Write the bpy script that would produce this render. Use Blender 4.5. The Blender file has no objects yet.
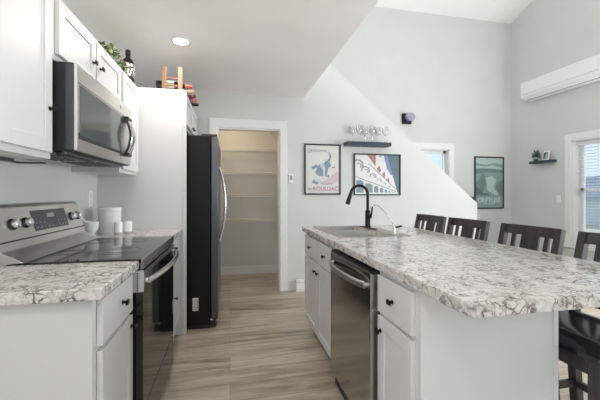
import bpy, bmesh, math, random
from mathutils import Vector, Matrix
random.seed(7)
S = bpy.context.scene
COL = S.collection

# ------------------------------------------------------------------ camera, world, light, exposure
F = 328.0                       # focal length in pixels of the 600 px wide frame
YAW = math.atan(70.0 / F)
EYE = 1.215
cam_d = bpy.data.cameras.new('camera')
cam_d.sensor_width = 36.0
cam_d.sensor_fit = 'HORIZONTAL'
cam_d.lens = 36.0 * F / 600.0
cam_d.shift_y = -6.5 / 600.0
cam_d.clip_start = 0.02
cam = bpy.data.objects.new('camera', cam_d)
COL.objects.link(cam)
cam.location = (0, 0, EYE)
cam.rotation_euler = (math.pi / 2, 0, -YAW)
S.camera = cam

W = bpy.data.worlds.new('world')
S.world = W
W.use_nodes = True
bg = W.node_tree.nodes['Background']
bg.inputs[0].default_value = (0.62, 0.79, 0.92, 1)
bg.inputs[1].default_value = 1.0

S.view_settings.view_transform = 'Standard'
S.view_settings.look = 'None'
S.view_settings.exposure = 0.30
S.view_settings.gamma = 1.0
S.view_settings.use_curve_mapping = False
try:
    S.cycles.use_denoising = True
    S.cycles.max_bounces = 10
    S.cycles.diffuse_bounces = 7
    S.cycles.sample_clamp_indirect = 6.0
except Exception:
    pass


def area(name, loc, rot, sx, sy, power, color=(1, 1, 1), spread=math.pi):
    d = bpy.data.lights.new(name, 'AREA')
    d.shape = 'RECTANGLE'
    d.size = sx
    d.size_y = sy
    d.energy = power
    d.color = color
    d.spread = spread
    o = bpy.data.objects.new(name, d)
    o.location = loc
    o.rotation_euler = rot
    COL.objects.link(o)
    return o


DAY = (0.95, 0.98, 1.0)
R90 = math.pi / 2
# fill lamps added out of view, daylight-tinted, some tilted up to brighten the ceiling
XWL = -1.06
UP = math.radians(36)
area('fill_rear_low', (2.9, -3.12, 1.15), (R90 + UP, 0, 0), 2.7, 2.0, 3, DAY)
area('fill_rear_high', (2.6, -3.12, 3.2), (R90 + math.radians(55), 0, 0), 3.0, 1.4, 5, DAY)
area('fill_right_low', (4.90, 1.10, 1.25), (R90 + UP, 0, R90), 3.2, 2.0, 146, DAY)  # main added fill, from the right
area('fill_left_low', (XWL + 0.06, -1.5, 1.6), (R90 + UP, 0, -R90), 1.7, 1.2, 40, DAY)  # added to brighten the island fronts
area('fill_left_high', (XWL + 0.06, 0.9, 3.68), (R90, 0, -R90), 2.0, 1.0, 42, DAY)  # added to brighten the right wall
area('fill_right_high', (4.90, 1.1, 3.6), (R90, 0, R90), 1.8, 1.5, 6, DAY)  # added fill; the wall has no opening here
sun_d = bpy.data.lights.new('sun', 'SUN')
sun_d.energy = 2.6
sun_d.angle = math.radians(1.0)
sun_d.color = (1.0, 0.96, 0.90)
sun = bpy.data.objects.new('sun', sun_d)
sun.rotation_euler = Vector((-0.95, 0.62, -1.0)).to_track_quat('-Z', 'Y').to_euler()
COL.objects.link(sun)


# ------------------------------------------------------------------ materials
def mat(name, color=(0.8, 0.8, 0.8), rough=0.5, metal=0.0, **kw):
    m = bpy.data.materials.new(name)
    m.use_nodes = True
    b = m.node_tree.nodes['Principled BSDF']
    b.inputs['Base Color'].default_value = (*color, 1)
    b.inputs['Roughness'].default_value = rough
    b.inputs['Metallic'].default_value = metal
    for k, v in kw.items():
        b.inputs[k.replace('_', ' ')].default_value = v
    return m


def nodes(m):
    nt = m.node_tree
    return nt, nt.nodes, nt.links, nt.nodes['Principled BSDF']


def coords(m, scale=(1, 1, 1), rot=(0, 0, 0)):
    nt, n, l, b = nodes(m)
    g = n.new('ShaderNodeNewGeometry')
    mp = n.new('ShaderNodeMapping')
    mp.inputs['Scale'].default_value = scale
    mp.inputs['Rotation'].default_value = rot
    l.new(g.outputs['Position'], mp.inputs['Vector'])
    return mp.outputs['Vector']


def noise(m, vec, scale, detail=3, rough=0.5, dist=0.0):
    nt, n, l, b = nodes(m)
    t = n.new('ShaderNodeTexNoise')
    t.inputs['Scale'].default_value = scale
    t.inputs['Detail'].default_value = detail
    t.inputs['Roughness'].default_value = rough
    t.inputs['Distortion'].default_value = dist
    l.new(vec, t.inputs['Vector'])
    return t


def ramp(m, fac, stops):
    nt, n, l, b = nodes(m)
    r = n.new('ShaderNodeValToRGB')
    e = r.color_ramp.elements
    while len(e) < len(stops):
        e.new(0.5)
    for el, (p, c) in zip(e, stops):
        el.position = p
        el.color = (*c, 1) if len(c) == 3 else c
    l.new(fac, r.inputs[0])
    return r.outputs[0]


def mix(m, fac, a, c, mode='MIX'):
    nt, n, l, b = nodes(m)
    x = n.new('ShaderNodeMix')
    x.data_type = 'RGBA'
    x.blend_type = mode
    for sock, v in ((x.inputs[0], fac), (x.inputs[6], a), (x.inputs[7], c)):
        if isinstance(v, (int, float)):
            sock.default_value = v
        elif isinstance(v, tuple):
            sock.default_value = (*v, 1)
        else:
            l.new(v, sock)
    return x.outputs[2]


def bump(m, h, strength=0.1, dist=0.002):
    nt, n, l, b = nodes(m)
    bp = n.new('ShaderNodeBump')
    bp.inputs['Strength'].default_value = strength
    bp.inputs['Distance'].default_value = dist
    l.new(h, bp.inputs['Height'])
    l.new(bp.outputs[0], b.inputs['Normal'])


def paint(name, c, rough=0.6, v=0.02):
    m = mat(name, c, rough)
    nt, n, l, b = nodes(m)
    t = noise(m, coords(m), 3.0, 4)
    lo = tuple(x * (1 - v) for x in c)
    hi = tuple(min(1, x * (1 + v)) for x in c)
    l.new(ramp(m, t.outputs[0], [(0.3, lo), (0.7, hi)]), b.inputs['Base Color'])
    t2 = noise(m, coords(m), 180.0, 2)
    bump(m, t2.outputs[0], 0.04, 0.001)
    return m


WALL = paint('wall_paint', (0.63, 0.63, 0.62), 0.75)
CEIL = paint('ceiling_paint', (0.92, 0.915, 0.905), 0.85)
TRIM = paint('trim_paint', (0.76, 0.76, 0.76), 0.4, 0.01)
CAB = paint('cabinet_paint', (0.66, 0.66, 0.662), 0.38, 0.01)
CABIN = paint('cabinet_inside', (0.6, 0.58, 0.55), 0.6)


def make_floor():
    m = mat('vinyl_planks', rough=0.33)
    nt, n, l, b = nodes(m)
    v = coords(m)
    br = n.new('ShaderNodeTexBrick')
    br.offset = 0.37
    br.inputs['Scale'].default_value = 1.0
    br.inputs['Brick Width'].default_value = 1.22
    br.inputs['Row Height'].default_value = 0.178
    br.inputs['Mortar Size'].default_value = 0.0012
    br.inputs['Mortar Smooth'].default_value = 0.2
    br.inputs['Bias'].default_value = 0.0
    br.inputs['Color1'].default_value = (0.1, 0.1, 0.1, 1)
    br.inputs['Color2'].default_value = (0.9, 0.9, 0.9, 1)
    br.inputs['Mortar'].default_value = (0.5, 0.5, 0.5, 1)
    l.new(v, br.inputs['Vector'])
    g1 = noise(m, coords(m, (0.9, 9.0, 1)), 1.6, 6, 0.62, 0.6)
    g2 = noise(m, coords(m, (2.2, 42.0, 1)), 2.0, 4, 0.6, 0.2)
    tone = mix(m, 0.2, g1.outputs[0], br.outputs['Color'])
    c = ramp(m, tone, [(0.28, (0.22, 0.175, 0.13)), (0.44, (0.41, 0.345, 0.27)), (0.57, (0.54, 0.47, 0.385)),
                       (0.75, (0.63, 0.565, 0.48))])
    fine = ramp(m, g2.outputs[0], [(0.3, (0.78, 0.77, 0.76)), (0.7, (1.08, 1.08, 1.08))])
    c = mix(m, 1.0, c, fine, 'MULTIPLY')
    c = mix(m, br.outputs['Fac'], c, (0.13, 0.10, 0.08))
    l.new(c, b.inputs['Base Color'])
    bump(m, g2.outputs[0], 0.12, 0.001)
    return m


FLOOR = make_floor()


def make_granite():
    m = mat('speckled_laminate', rough=0.16, Specular_IOR_Level=0.6)
    nt, n, l, b = nodes(m)
    v = coords(m)
    warp = noise(m, v, 15.0, 3, 0.5)
    vm = n.new('ShaderNodeVectorMath')
    vm.operation = 'MULTIPLY_ADD'
    vm.inputs[1].default_value = (0.085, 0.085, 0.085)
    l.new(warp.outputs['Color'], vm.inputs[0])
    l.new(v, vm.inputs[2])
    vo = n.new('ShaderNodeTexVoronoi')
    vo.feature = 'DISTANCE_TO_EDGE'
    vo.inputs['Scale'].default_value = 36.0
    l.new(vm.outputs[0], vo.inputs['Vector'])
    vein = ramp(m, vo.outputs['Distance'], [(0.0, (1, 1, 1)), (0.06, (0.7, 0.7, 0.7)), (0.14, (0, 0, 0))])
    patch = noise(m, v, 15.0, 5, 0.65)
    gate = ramp(m, patch.outputs[0], [(0.45, (0, 0, 0)), (0.57, (1, 1, 1))])
    fac = mix(m, 1.0, vein, gate, 'MULTIPLY')
    base_n = noise(m, v, 34.0, 6, 0.7, 0.5)
    base = ramp(m, base_n.outputs[0], [(0.30, (0.33, 0.31, 0.29)), (0.43, (0.53, 0.51, 0.485)), (0.56, (0.69, 0.67, 0.64)),
                                       (0.8, (0.77, 0.75, 0.72))])
    hue = noise(m, v, 6.0, 3)
    dark = ramp(m, hue.outputs[0], [(0.38, (0.055, 0.055, 0.06)), (0.6, (0.15, 0.115, 0.09))])
    c = mix(m, fac, base, dark)
    sp = noise(m, v, 150.0, 3, 0.6)
    spk = ramp(m, sp.outputs[0], [(0.33, (0.72, 0.70, 0.68)), (0.45, (1, 1, 1))])
    c = mix(m, 0.7, c, spk, 'MULTIPLY')
    l.new(c, b.inputs['Base Color'])
    return m


GRAN = make_granite()


def brushed(name, c, rough, stretch, spread=0.025):
    m = mat(name, c, rough, 1.0)
    nt, n, l, b = nodes(m)
    t = noise(m, coords(m, stretch), 500.0, 2)
    r = n.new('ShaderNodeMapRange')
    r.inputs['To Min'].default_value = rough - spread * 0.5
    r.inputs['To Max'].default_value = rough + spread * 0.5
    l.new(t.outputs[0], r.inputs[0])
    l.new(r.outputs[0], b.inputs['Roughness'])
    return m


STEEL = brushed('stainless_steel', (0.74, 0.72, 0.70), 0.28, (1, 0.04, 1))
STEEL_D = brushed('dark_stainless_steel', (0.30, 0.30, 0.315), 0.30, (1, 0.04, 1))
STEEL_W = brushed('dishwasher_steel', (0.42, 0.41, 0.40), 0.15, (1, 1, 0.04), 0.02)
CHROME = mat('chrome', (0.75, 0.75, 0.76), 0.08, 1.0)
SATIN = mat('satin_handle_metal', (0.68, 0.68, 0.69), 0.2, 1.0)
BGLASS = mat('black_glass', (0.008, 0.008, 0.009), 0.04)
COOKTOP = mat('cooktop_glass', (0.012, 0.012, 0.013), 0.07)
MGLASS = mat('microwave_glass', (0.10, 0.105, 0.11), 0.06)
BLACK = mat('black_plastic', (0.012, 0.012, 0.013), 0.38)
FRSIDE = mat('fridge_side_black', (0.006, 0.006, 0.007), 0.5, 0.0, Specular_IOR_Level=0.25)
BMET = mat('matt_black_metal', (0.013, 0.013, 0.013), 0.4, 0.6)
GREYP = mat('grey_plastic', (0.50, 0.50, 0.51), 0.45)
DGREY = mat('dark_grey_metal', (0.075, 0.075, 0.085), 0.45, 0.4)
WHITEP = mat('white_plastic', (0.83, 0.83, 0.83), 0.35)
CERAM = mat('white_ceramic', (0.85, 0.85, 0.84), 0.15)
LABEL = mat('paper_label', (0.72, 0.72, 0.70), 0.6)
PRINT = mat('print_grey', (0.20, 0.20, 0.20), 0.6)
FRAMEB = mat('black_frame', (0.025, 0.025, 0.03), 0.4)
NAVY = mat('navy_shelf_paint', (0.035, 0.045, 0.065), 0.4)
GREEN = mat('leaf_green', (0.13, 0.23, 0.05), 0.55)
GREEN2 = mat('leaf_pale', (0.55, 0.62, 0.36), 0.55)
GREEN3 = mat('leaf_wine', (0.16, 0.045, 0.04), 0.55)
STEM = mat('plant_stem', (0.18, 0.14, 0.07), 0.6)
GRASSLAND = mat('lawn', (0.42, 0.43, 0.36), 0.9)


def make_wood(name, c1, c2, rough, stretch, sc=5):
    m = mat(name, c1, rough)
    nt, n, l, b = nodes(m)
    t = noise(m, coords(m, stretch), sc, 4, 0.6, 0.4)
    l.new(ramp(m, t.outputs[0], [(0.35, c1), (0.65, c2)]), b.inputs['Base Color'])
    return m


ESPRESSO = make_wood('espresso_wood', (0.022, 0.018, 0.018), (0.045, 0.038, 0.037), 0.33, (6, 6, 1))
LEATHER = mat('black_leather', (0.010, 0.010, 0.013), 0.17, 0.0, Specular_IOR_Level=0.7)
PINE = make_wood('pine_wood', (0.16, 0.082, 0.044), (0.22, 0.12, 0.068), 0.5, (8, 8, 1))
DECKW = make_wood('deck_boards', (0.30, 0.27, 0.25), (0.42, 0.39, 0.36), 0.8, (1, 8, 1))


def thin_glass(name, base, edge, tint=(1, 1, 1), facing=0.35):
    """clear pane: mostly see-through, mirror-like towards grazing angles"""
    m = bpy.data.materials.new(name)
    m.use_nodes = True
    nt = m.node_tree
    n, l = nt.nodes, nt.links
    n.remove(n['Principled BSDF'])
    tr = n.new('ShaderNodeBsdfTransparent')
    tr.inputs[0].default_value = (*tint, 1)
    gl = n.new('ShaderNodeBsdfGlossy')
    gl.inputs['Roughness'].default_value = 0.02
    lw = n.new('ShaderNodeLayerWeight')
    lw.inputs[0].default_value = facing
    mr = n.new('ShaderNodeMapRange')
    mr.inputs['To Min'].default_value = base
    mr.inputs['To Max'].default_value = edge
    l.new(lw.outputs['Facing'], mr.inputs[0])
    mx = n.new('ShaderNodeMixShader')
    l.new(mr.outputs[0], mx.inputs[0])
    l.new(tr.outputs[0], mx.inputs[1])
    l.new(gl.outputs[0], mx.inputs[2])
    l.new(mx.outputs[0], n['Material Output'].inputs[0])
    return m


GLASSM = thin_glass('window_glass', 0.03, 0.35)
WINEGL = thin_glass('clear_glass', 0.03, 0.75, (0.985, 0.985, 0.985), 0.4)
EMIT = mat('lamp_lens', (1, 1, 1), 0.4)
EMIT.node_tree.nodes['Principled BSDF'].inputs['Emission Color'].default_value = (1, 0.97, 0.92, 1)
EMIT.node_tree.nodes['Principled BSDF'].inputs['Emission Strength'].default_value = 6.0


# ------------------------------------------------------------------ mesh builder
def V(*a):
    return Vector(a)


class MB:
    """collects shapes in world coordinates and links them as one mesh"""
    def __init__(self):
        self.bm = bmesh.new()
        self.mi = 0

    def _tag(self, faces):
        for f in faces:
            f.material_index = self.mi

    def box(self, x0, x1, y0, y1, z0, z1, bev=0.0, seg=2, M=None):
        x0, x1 = min(x0, x1), max(x0, x1)
        y0, y1 = min(y0, y1), max(y0, y1)
        z0, z1 = min(z0, z1), max(z0, z1)
        t = bmesh.new()
        vs = [t.verts.new(p) for p in ((x0, y0, z0), (x1, y0, z0), (x1, y1, z0), (x0, y1, z0),
                                       (x0, y0, z1), (x1, y0, z1), (x1, y1, z1), (x0, y1, z1))]
        for q in ((0, 3, 2, 1), (4, 5, 6, 7), (0, 1, 5, 4), (1, 2, 6, 5), (2, 3, 7, 6), (3, 0, 4, 7)):
            t.faces.new([vs[i] for i in q])
        if bev > 0:
            bev = min(bev, 0.49 * min(x1 - x0, y1 - y0, z1 - z0))
            bmesh.ops.bevel(t, geom=list(t.edges), offset=bev, segments=seg, affect='EDGES', profile=0.5)
        return self._merge(t, M)

    def _merge(self, t, M=None):
        if M is not None:
            bmesh.ops.transform(t, matrix=M, verts=t.verts)
        mp = {}
        for v in t.verts:
            mp[v] = self.bm.verts.new(v.co)
        for f in t.faces:
            try:
                nf = self.bm.faces.new([mp[v] for v in f.verts])
                nf.material_index = self.mi
            except ValueError:
                pass
        t.free()
        return self

    def prism(self, pts, d, M=None, bev=0.0):
        """polygon of 3-d points pushed along vector d"""
        t = bmesh.new()
        d = Vector(d)
        a = [t.verts.new(Vector(p)) for p in pts]
        b = [t.verts.new(Vector(p) + d) for p in pts]
        t.faces.new(a)
        t.faces.new(list(reversed(b)))
        n = len(a)
        for i in range(n):
            t.faces.new((a[i], b[i], b[(i + 1) % n], a[(i + 1) % n]))
        bmesh.ops.recalc_face_normals(t, faces=t.faces)
        if bev > 0:
            bmesh.ops.bevel(t, geom=list(t.edges), offset=bev, segments=2, affect='EDGES')
        return self._merge(t, M)

    def lathe(self, prof, c, seg=24, axis='Z', M=None):
        """profile of (radius, height) spun about an axis through c"""
        t = bmesh.new()
        rings = []
        for r, h in prof:
            ring = []
            if r < 1e-6:
                ring = [t.verts.new((0, 0, h))]
            else:
                for i in range(seg):
                    a = 2 * math.pi * i / seg
                    ring.append(t.verts.new((r * math.cos(a), r * math.sin(a), h)))
            rings.append(ring)
        for A, B in zip(rings, rings[1:]):
            for i in range(seg):
                j = (i + 1) % seg
                if len(A) == 1 and len(B) == 1:
                    continue
                if len(A) == 1:
                    t.faces.new((A[0], B[i], B[j]))
                elif len(B) == 1:
                    t.faces.new((A[i], B[0], A[j]))
                else:
                    t.faces.new((A[i], B[i], B[j], A[j]))
        if len(rings[0]) > 1:
            t.faces.new(list(reversed(rings[0])))
        if len(rings[-1]) > 1:
            t.faces.new(rings[-1])
        bmesh.ops.recalc_face_normals(t, faces=t.faces)
        R = {'Z': Matrix(), 'X': Matrix.Rotation(R90, 4, 'Y'), 'Y': Matrix.Rotation(-R90, 4, 'X'),
             '-X': Matrix.Rotation(-R90, 4, 'Y'), '-Y': Matrix.Rotation(R90, 4, 'X')}[axis]
        T = Matrix.Translation(Vector(c)) @ R
        if M is not None:
            T = M @ T
        return self._merge(t, T)

    def cyl(self, c, r, h, axis='Z', seg=20):
        return self.lathe([(r, 0), (r, h)], c, seg, axis)

    def tube(self, pts, r, seg=10, closed=False, sx=1.0, up=None):
        """round (or flattened by sx) tube along points"""
        pts = [Vector(p) for p in pts]
        t = bmesh.new()
        rings = []
        n = len(pts)
        rr = r if isinstance(r, (list, tuple)) else [r] * n
        prev = None
        for i, p in enumerate(pts):
            a = pts[max(0, i - 1)]
            b = pts[min(n - 1, i + 1)]
            d = (b - a).normalized()
            if prev is None:
                u = Vector(up) if up else (Vector((0, 0, 1)) if abs(d.z) < 0.9 else Vector((1, 0, 0)))
            else:
                u = prev
            u = (u - d * u.dot(d)).normalized()
            w = d.cross(u)
            prev = u
            rings.append([t.verts.new(p + (u * math.cos(2 * math.pi * k / seg) * rr[i] + w * math.sin(2 * math.pi * k / seg) * rr[i] * sx))
                          for k in range(seg)])
        for A, B in zip(rings, rings[1:]):
            for k in range(seg):
                j = (k + 1) % seg
                t.faces.new((A[k], A[j], B[j], B[k]))
        t.faces.new(list(reversed(rings[0])))
        t.faces.new(rings[-1])
        bmesh.ops.recalc_face_normals(t, faces=t.faces)
        return self._merge(t)

    def build(self, name, m, parent=None, smooth=False, recalc=False):
        me = bpy.data.meshes.new(name)
        if recalc:
            bmesh.ops.recalc_face_normals(self.bm, faces=self.bm.faces)
        base = V(0, 0, 0)
        if parent is not None:
            q = parent
            while q is not None:
                base = base + q.location
                q = q.parent
            bmesh.ops.translate(self.bm, verts=self.bm.verts, vec=-base)
        self.bm.to_mesh(me)
        self.bm.free()
        for x in (m if isinstance(m, (list, tuple)) else [m]):
            me.materials.append(x)
        o = bpy.data.objects.new(name, me)
        COL.objects.link(o)
        if parent is not None:
            o.parent = parent
        if smooth:
            for p in me.polygons:
                p.use_smooth = True
            try:
                me.set_sharp_from_angle(angle=math.radians(40))
            except Exception:
                pass
        return o


def tag(o, label=None, cat=None, group=None, kind=None):
    for k, v in (('label', label), ('category', cat), ('group', group), ('kind', kind)):
        if v:
            o[k] = v
    return o


def empty(name, loc, label=None, cat=None, group=None, kind=None):
    o = bpy.data.objects.new(name, None)
    o.location = loc
    o.empty_display_size = 0.05
    COL.objects.link(o)
    return tag(o, label, cat, group, kind)


def copy_tree(o, parent=None):
    kids = list(o.children)
    c = o.copy()
    COL.objects.link(c)
    c.parent = parent
    for k in kids:
        copy_tree(k, c)
    return c


def struct(o):
    o['kind'] = 'structure'
    return o


def text_mesh(s, size, M, m, name='lettering', parent=None, bold=0.0, sx=1.0):
    cu = bpy.data.curves.new(name, 'FONT')
    cu.body = s
    cu.size = size
    cu.align_x = 'CENTER'
    cu.align_y = 'CENTER'
    cu.extrude = 0.0006
    cu.offset = bold
    tmp = bpy.data.objects.new(name + '_tmp', cu)
    COL.objects.link(tmp)
    bpy.context.view_layer.update()
    dg = bpy.context.evaluated_depsgraph_get()
    me = bpy.data.meshes.new_from_object(tmp.evaluated_get(dg))
    bpy.data.objects.remove(tmp)
    bpy.data.curves.remove(cu)
    me.transform(Matrix.Diagonal((sx, 1, 1, 1)))
    me.transform(M)
    if parent is not None:
        base = V(0, 0, 0)
        q = parent
        while q is not None:
            base = base + q.location
            q = q.parent
        me.transform(Matrix.Translation(-base))
    me.materials.clear()
    me.materials.append(m)
    o = bpy.data.objects.new(name, me)
    COL.objects.link(o)
    if parent is not None:
        o.parent = parent
    return o


# ------------------------------------------------------------------ the setting
XL, XR, YN, YF, YR = -1.06, 4.97, 4.04, 5.0, -3.2
ZC = 2.43
EAVE, SLOPE = 4.28, 0.41
YRIDGE = (YF + YR) / 2
ZRIDGE = EAVE + SLOPE * (YF - YRIDGE)
T = 0.12

mb = MB()
mb.box(XL - T, XR + T, YR - T, YF + T, -0.1, 0.0)
struct(mb.build('floor', FLOOR))


def wall_cells(a0, a1, z0, z1, holes):
    """rectangles that tile a wall around its openings"""
    As = sorted({a0, a1, *[h[0] for h in holes], *[h[1] for h in holes]})
    out = []
    for p, q in zip(As, As[1:]):
        cols = sorted([(h[2], h[3]) for h in holes if h[0] < q - 1e-6 and h[1] > p + 1e-6])
        z = z0
        for lo, hi in cols:
            if lo > z + 1e-6:
                out.append((p, q, z, lo))
            z = hi
        if z1 > z + 1e-6:
            out.append((p, q, z, z1))
    return out


mb = MB()
for p, q, z0, z1 in wall_cells(YR - T, YF + T, 0, EAVE, [(-2.35, -0.65, 1.0, 2.2), (-0.1, 1.9, 3.15, 4.2)]):
    mb.box(XL - T, XL, p, q, z0, z1)
struct(mb.build('wall_left', WALL))

# right wall (gable) with its window and an unseen opening added for light
HOLE_R = [(3.08, 3.93, 0.50, 2.00), (-0.5, 2.7, 0.10, 2.20)]
mb = MB()
for p, q, z0, z1 in wall_cells(YR - T, YF + T, 0, EAVE, HOLE_R):
    mb.box(XR, XR + 0.2, p, q, z0, z1)
mb.prism([(XR, YR - T, EAVE), (XR, YF + T, EAVE), (XR, YRIDGE, ZRIDGE + 0.06)], (0.2, 0, 0))
struct(mb.build('wall_right', WALL))
mb = MB()
mb.prism([(XL - T, YR - T, EAVE), (XL - T, YF + T, EAVE), (XL - T, YRIDGE, ZRIDGE + 0.06)], (T, 0, 0))
struct(mb.build('wall_left_gable', WALL))

# far wall with the stair window
W2 = (2.88, 3.69, 1.00, 1.968)
mb = MB()
for p, q, z0, z1 in wall_cells(XL - T, XR + T, 0, EAVE + 0.1, [W2]):
    mb.box(p, q, YF, YF + T, z0, z1)
struct(mb.build('wall_far', WALL))

# rear wall behind the viewer
HOLE_B = [(-0.7, 0.5, 1.0, 2.1), (1.5, 4.3, 0.08, 2.18), (1.1, 4.1, 2.5, 3.9)]
mb = MB()
for p, q, z0, z1 in wall_cells(XL - T, 1.1, 0, EAVE + 0.1, HOLE_B[:1]):
    mb.box(p, q, YR - T, YR, z0, z1)
for p, q, z0, z1 in wall_cells(1.1, XR + T, 0, 2.4, HOLE_B[1:2]):
    mb.box(p, q, YR - T, YR, z0, z1)
for p, q, z0, z1 in wall_cells(1.1, XR + T, 2.4, EAVE + 0.1, HOLE_B[2:]):
    mb.box(p, q, YR - T, YR, z0, z1)
struct(mb.build('wall_rear', WALL))

# pantry / stair wall with the sloped top
DX0, DX1, DZ = -0.152, 0.608, 2.007
mb = MB()
mb.box(XL, DX0, YN, YN + T, 0, ZC)
mb.box(DX0, DX1, YN, YN + T, DZ, ZC)
XE = 0.916
SX1, SZ1, SM = 3.44, 1.08, 0.823
mb.prism([(DX1, YN, 0), (SX1, YN, 0), (SX1, YN, SZ1), (XE, YN, SZ1 + SM * (SX1 - XE)), (XE, YN, ZC), (DX1, YN, ZC)], (0, T, 0))
struct(mb.build('wall_back', WALL))

# loft floor = flat kitchen ceiling
mb = MB()
mb.box(XL, XE, YR, YN, ZC, ZC + 0.28)
mb.box(XL, XE - 0.15, YN, YF, ZC, ZC + 0.28)
struct(mb.build('ceiling_kitchen', CEIL))
# vaulted ceiling
mb = MB()
mb.prism([(XL - T, YF + T, EAVE - SLOPE * T), (XL - T, YRIDGE, ZRIDGE), (XL - T, YRIDGE, ZRIDGE + 0.1), (XL - T, YF + T, EAVE - SLOPE * T + 0.1)], (XR - XL + 2 * T, 0, 0))
mb.prism([(XL - T, YR - T, EAVE - SLOPE * T), (XL - T, YRIDGE, ZRIDGE), (XL - T, YRIDGE, ZRIDGE + 0.1), (XL - T, YR - T, EAVE - SLOPE * T + 0.1)], (XR - XL + 2 * T, 0, 0))
struct(mb.build('ceiling_vault', CEIL))

# pantry side walls and the stair soffit above it
PX0, PX1 = -0.42, 0.72
mb = MB()
mb.box(PX0 - 0.08, PX0, YN + T, YF, 0, ZC)
struct(mb.build('wall_pantry_left', WALL))
mb = MB()
mb.box(PX1, PX1 + 0.08, YN + T, YF, 0, ZC)
struct(mb.build('wall_pantry_right', WALL))
mb = MB()
mb.prism([(0.28, YN + T, ZC), (PX1, YN + T, 2.02), (PX1, YN + T, ZC)], (0, YF - YN - T, 0))
struct(mb.build('ceiling_soffit', WALL))

# trim: casing, jamb, baseboards
mb = MB()
CW, CT = 0.088, 0.018
mb.box(DX0 - CW, DX0, YN - CT, YN, 0, DZ + 0.004, 0.003)
mb.box(DX1, DX1 + CW, YN - CT, YN, 0, DZ + 0.004, 0.003)
mb.box(DX0 - CW, DX1 + CW, YN - CT, YN, DZ, DZ + 0.105, 0.003)
mb.box(DX0, DX0 + 0.016, YN, YN + T, 0, DZ)
mb.box(DX1 - 0.016, DX1, YN, YN + T, 0, DZ)
mb.box(DX0 + 0.016, DX1 - 0.016, YN, YN + T, DZ - 0.016, DZ)
struct(mb.build('trim_pantry_opening', TRIM))
mb = MB()
mb.box(DX1 + CW, SX1, YN - 0.014, YN, 0, 0.10, 0.004)
struct(mb.build('baseboard_back', TRIM))
mb = MB()
mb.box(PX0, PX1, YF - 0.014, YF, 0, 0.125, 0.004)
struct(mb.build('baseboard_pantry', TRIM))
mb = MB()
mb.box(SX1, XR, YF - 0.014, YF, 0, 0.11, 0.004)
struct(mb.build('baseboard_far', TRIM))
mb = MB()
mb.box(XR - 0.014, XR, 2.8, YF, 0, 0.11, 0.004)
struct(mb.build('baseboard_right', TRIM))

# stairs behind the sloped wall
mb = MB()
for i in range(11):
    x1 = 3.72 - 0.245 * i
    mb.box(0.82 if i > 8 else x1 - 0.245, x1, YN + T, YF - 0.001, 0.2 * i if i else 0, 0.2 * (i + 1))
struct(mb.build('trim_staircase', TRIM))


# windows ------------------------------------------------------------
def window_x(name, xin, y0, y1, z0, z1, cas=0.09, sill=True):
    """window in the right wall, inner face at xin"""
    w = empty(name, (xin, (y0 + y1) / 2, z0))
    w['kind'] = 'structure'
    mb = MB()
    mb.box(xin - 0.02, xin, y0 - cas, y0, z0 - cas, z1 + cas, 0.003)
    mb.box(xin - 0.02, xin, y1, y1 + cas, z0 - cas, z1 + cas, 0.003)
    mb.box(xin - 0.022, xin, y0 - cas, y1 + cas, z1, z1 + cas + 0.01, 0.003)
    mb.box(xin - 0.03, xin, y0 - cas - 0.01, y1 + cas + 0.01, z0 - cas, z0, 0.004)
    mb.box(xin, xin + 0.2, y0, y0 + 0.015, z0, z1)
    mb.box(xin, xin + 0.2, y1 - 0.015, y1, z0, z1)
    mb.box(xin, xin + 0.2, y0, y1, z1 - 0.015, z1)
    mb.box(xin, xin + 0.2, y0, y1, z0, z0 + 0.015)
    mb.build('window_casing', TRIM, w)
    mb = MB()
    s = 0.045
    zm = (z0 + z1) / 2 + 0.02
    a, b = xin + 0.150, xin + 0.185
    mb.box(a, b, y0 + 0.015, y0 + 0.015 + s, z0 + 0.015, z1 - 0.015, 0.002)
    mb.box(a, b, y1 - 0.015 - s, y1 - 0.015, z0 + 0.015, z1 - 0.015, 0.002)
    mb.box(a, b, y0 + 0.015, y1 - 0.015, z1 - 0.015 - s, z1 - 0.015, 0.002)
    mb.box(a, b, y0 + 0.015, y1 - 0.015, z0 + 0.015, z0 + 0.015 + s, 0.002)
    mb.box(a, b, y0 + 0.015, y1 - 0.015, zm - s / 2, zm + s / 2, 0.002)
    mb.build('window_sash', WHITEP, w)
    mb = MB()
    mb.box(xin + 0.166, xin + 0.170, y0 + 0.03, y1 - 0.03, z0 + 0.03, z1 - 0.03)
    mb.build('window_glass', GLASSM, w)
    return w


window_x('window_1', XR, 3.08, 3.93, 0.50, 2.00)
# window_2: stair window in the far wall
w = empty('window_2', (3.285, YF, W2[2]))
w['kind'] = 'structure'
mb = MB()
c = 0.095
x0, x1, z0, z1 = W2
mb.box(x0 - c, x0, YF - 0.02, YF, z0 - c, z1 + c, 0.003)
mb.box(x1, x1 + c, YF - 0.02, YF, z0 - c, z1 + c, 0.003)
mb.box(x0 - c, x1 + c, YF - 0.022, YF, z1, z1 + c + 0.01, 0.003)
mb.box(x0 - c, x1 + c, YF - 0.03, YF, z0 - c, z0, 0.003)
for q in ((x0, x0 + 0.015), (x1 - 0.015, x1)):
    mb.box(q[0], q[1], YF, YF + T, z0, z1)
mb.box(x0, x1, YF, YF + T, z1 - 0.015, z1)
mb.box(x0, x1, YF, YF + T, z0, z0 + 0.015)
mb.build('window_casing', TRIM, w)
mb = MB()
s = 0.045
for q in ((x0 + 0.015, x0 + 0.015 + s), (x1 - 0.015 - s, x1 - 0.015)):
    mb.box(q[0], q[1], YF + 0.07, YF + 0.1, z0 + 0.015, z1 - 0.015, 0.002)
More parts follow.
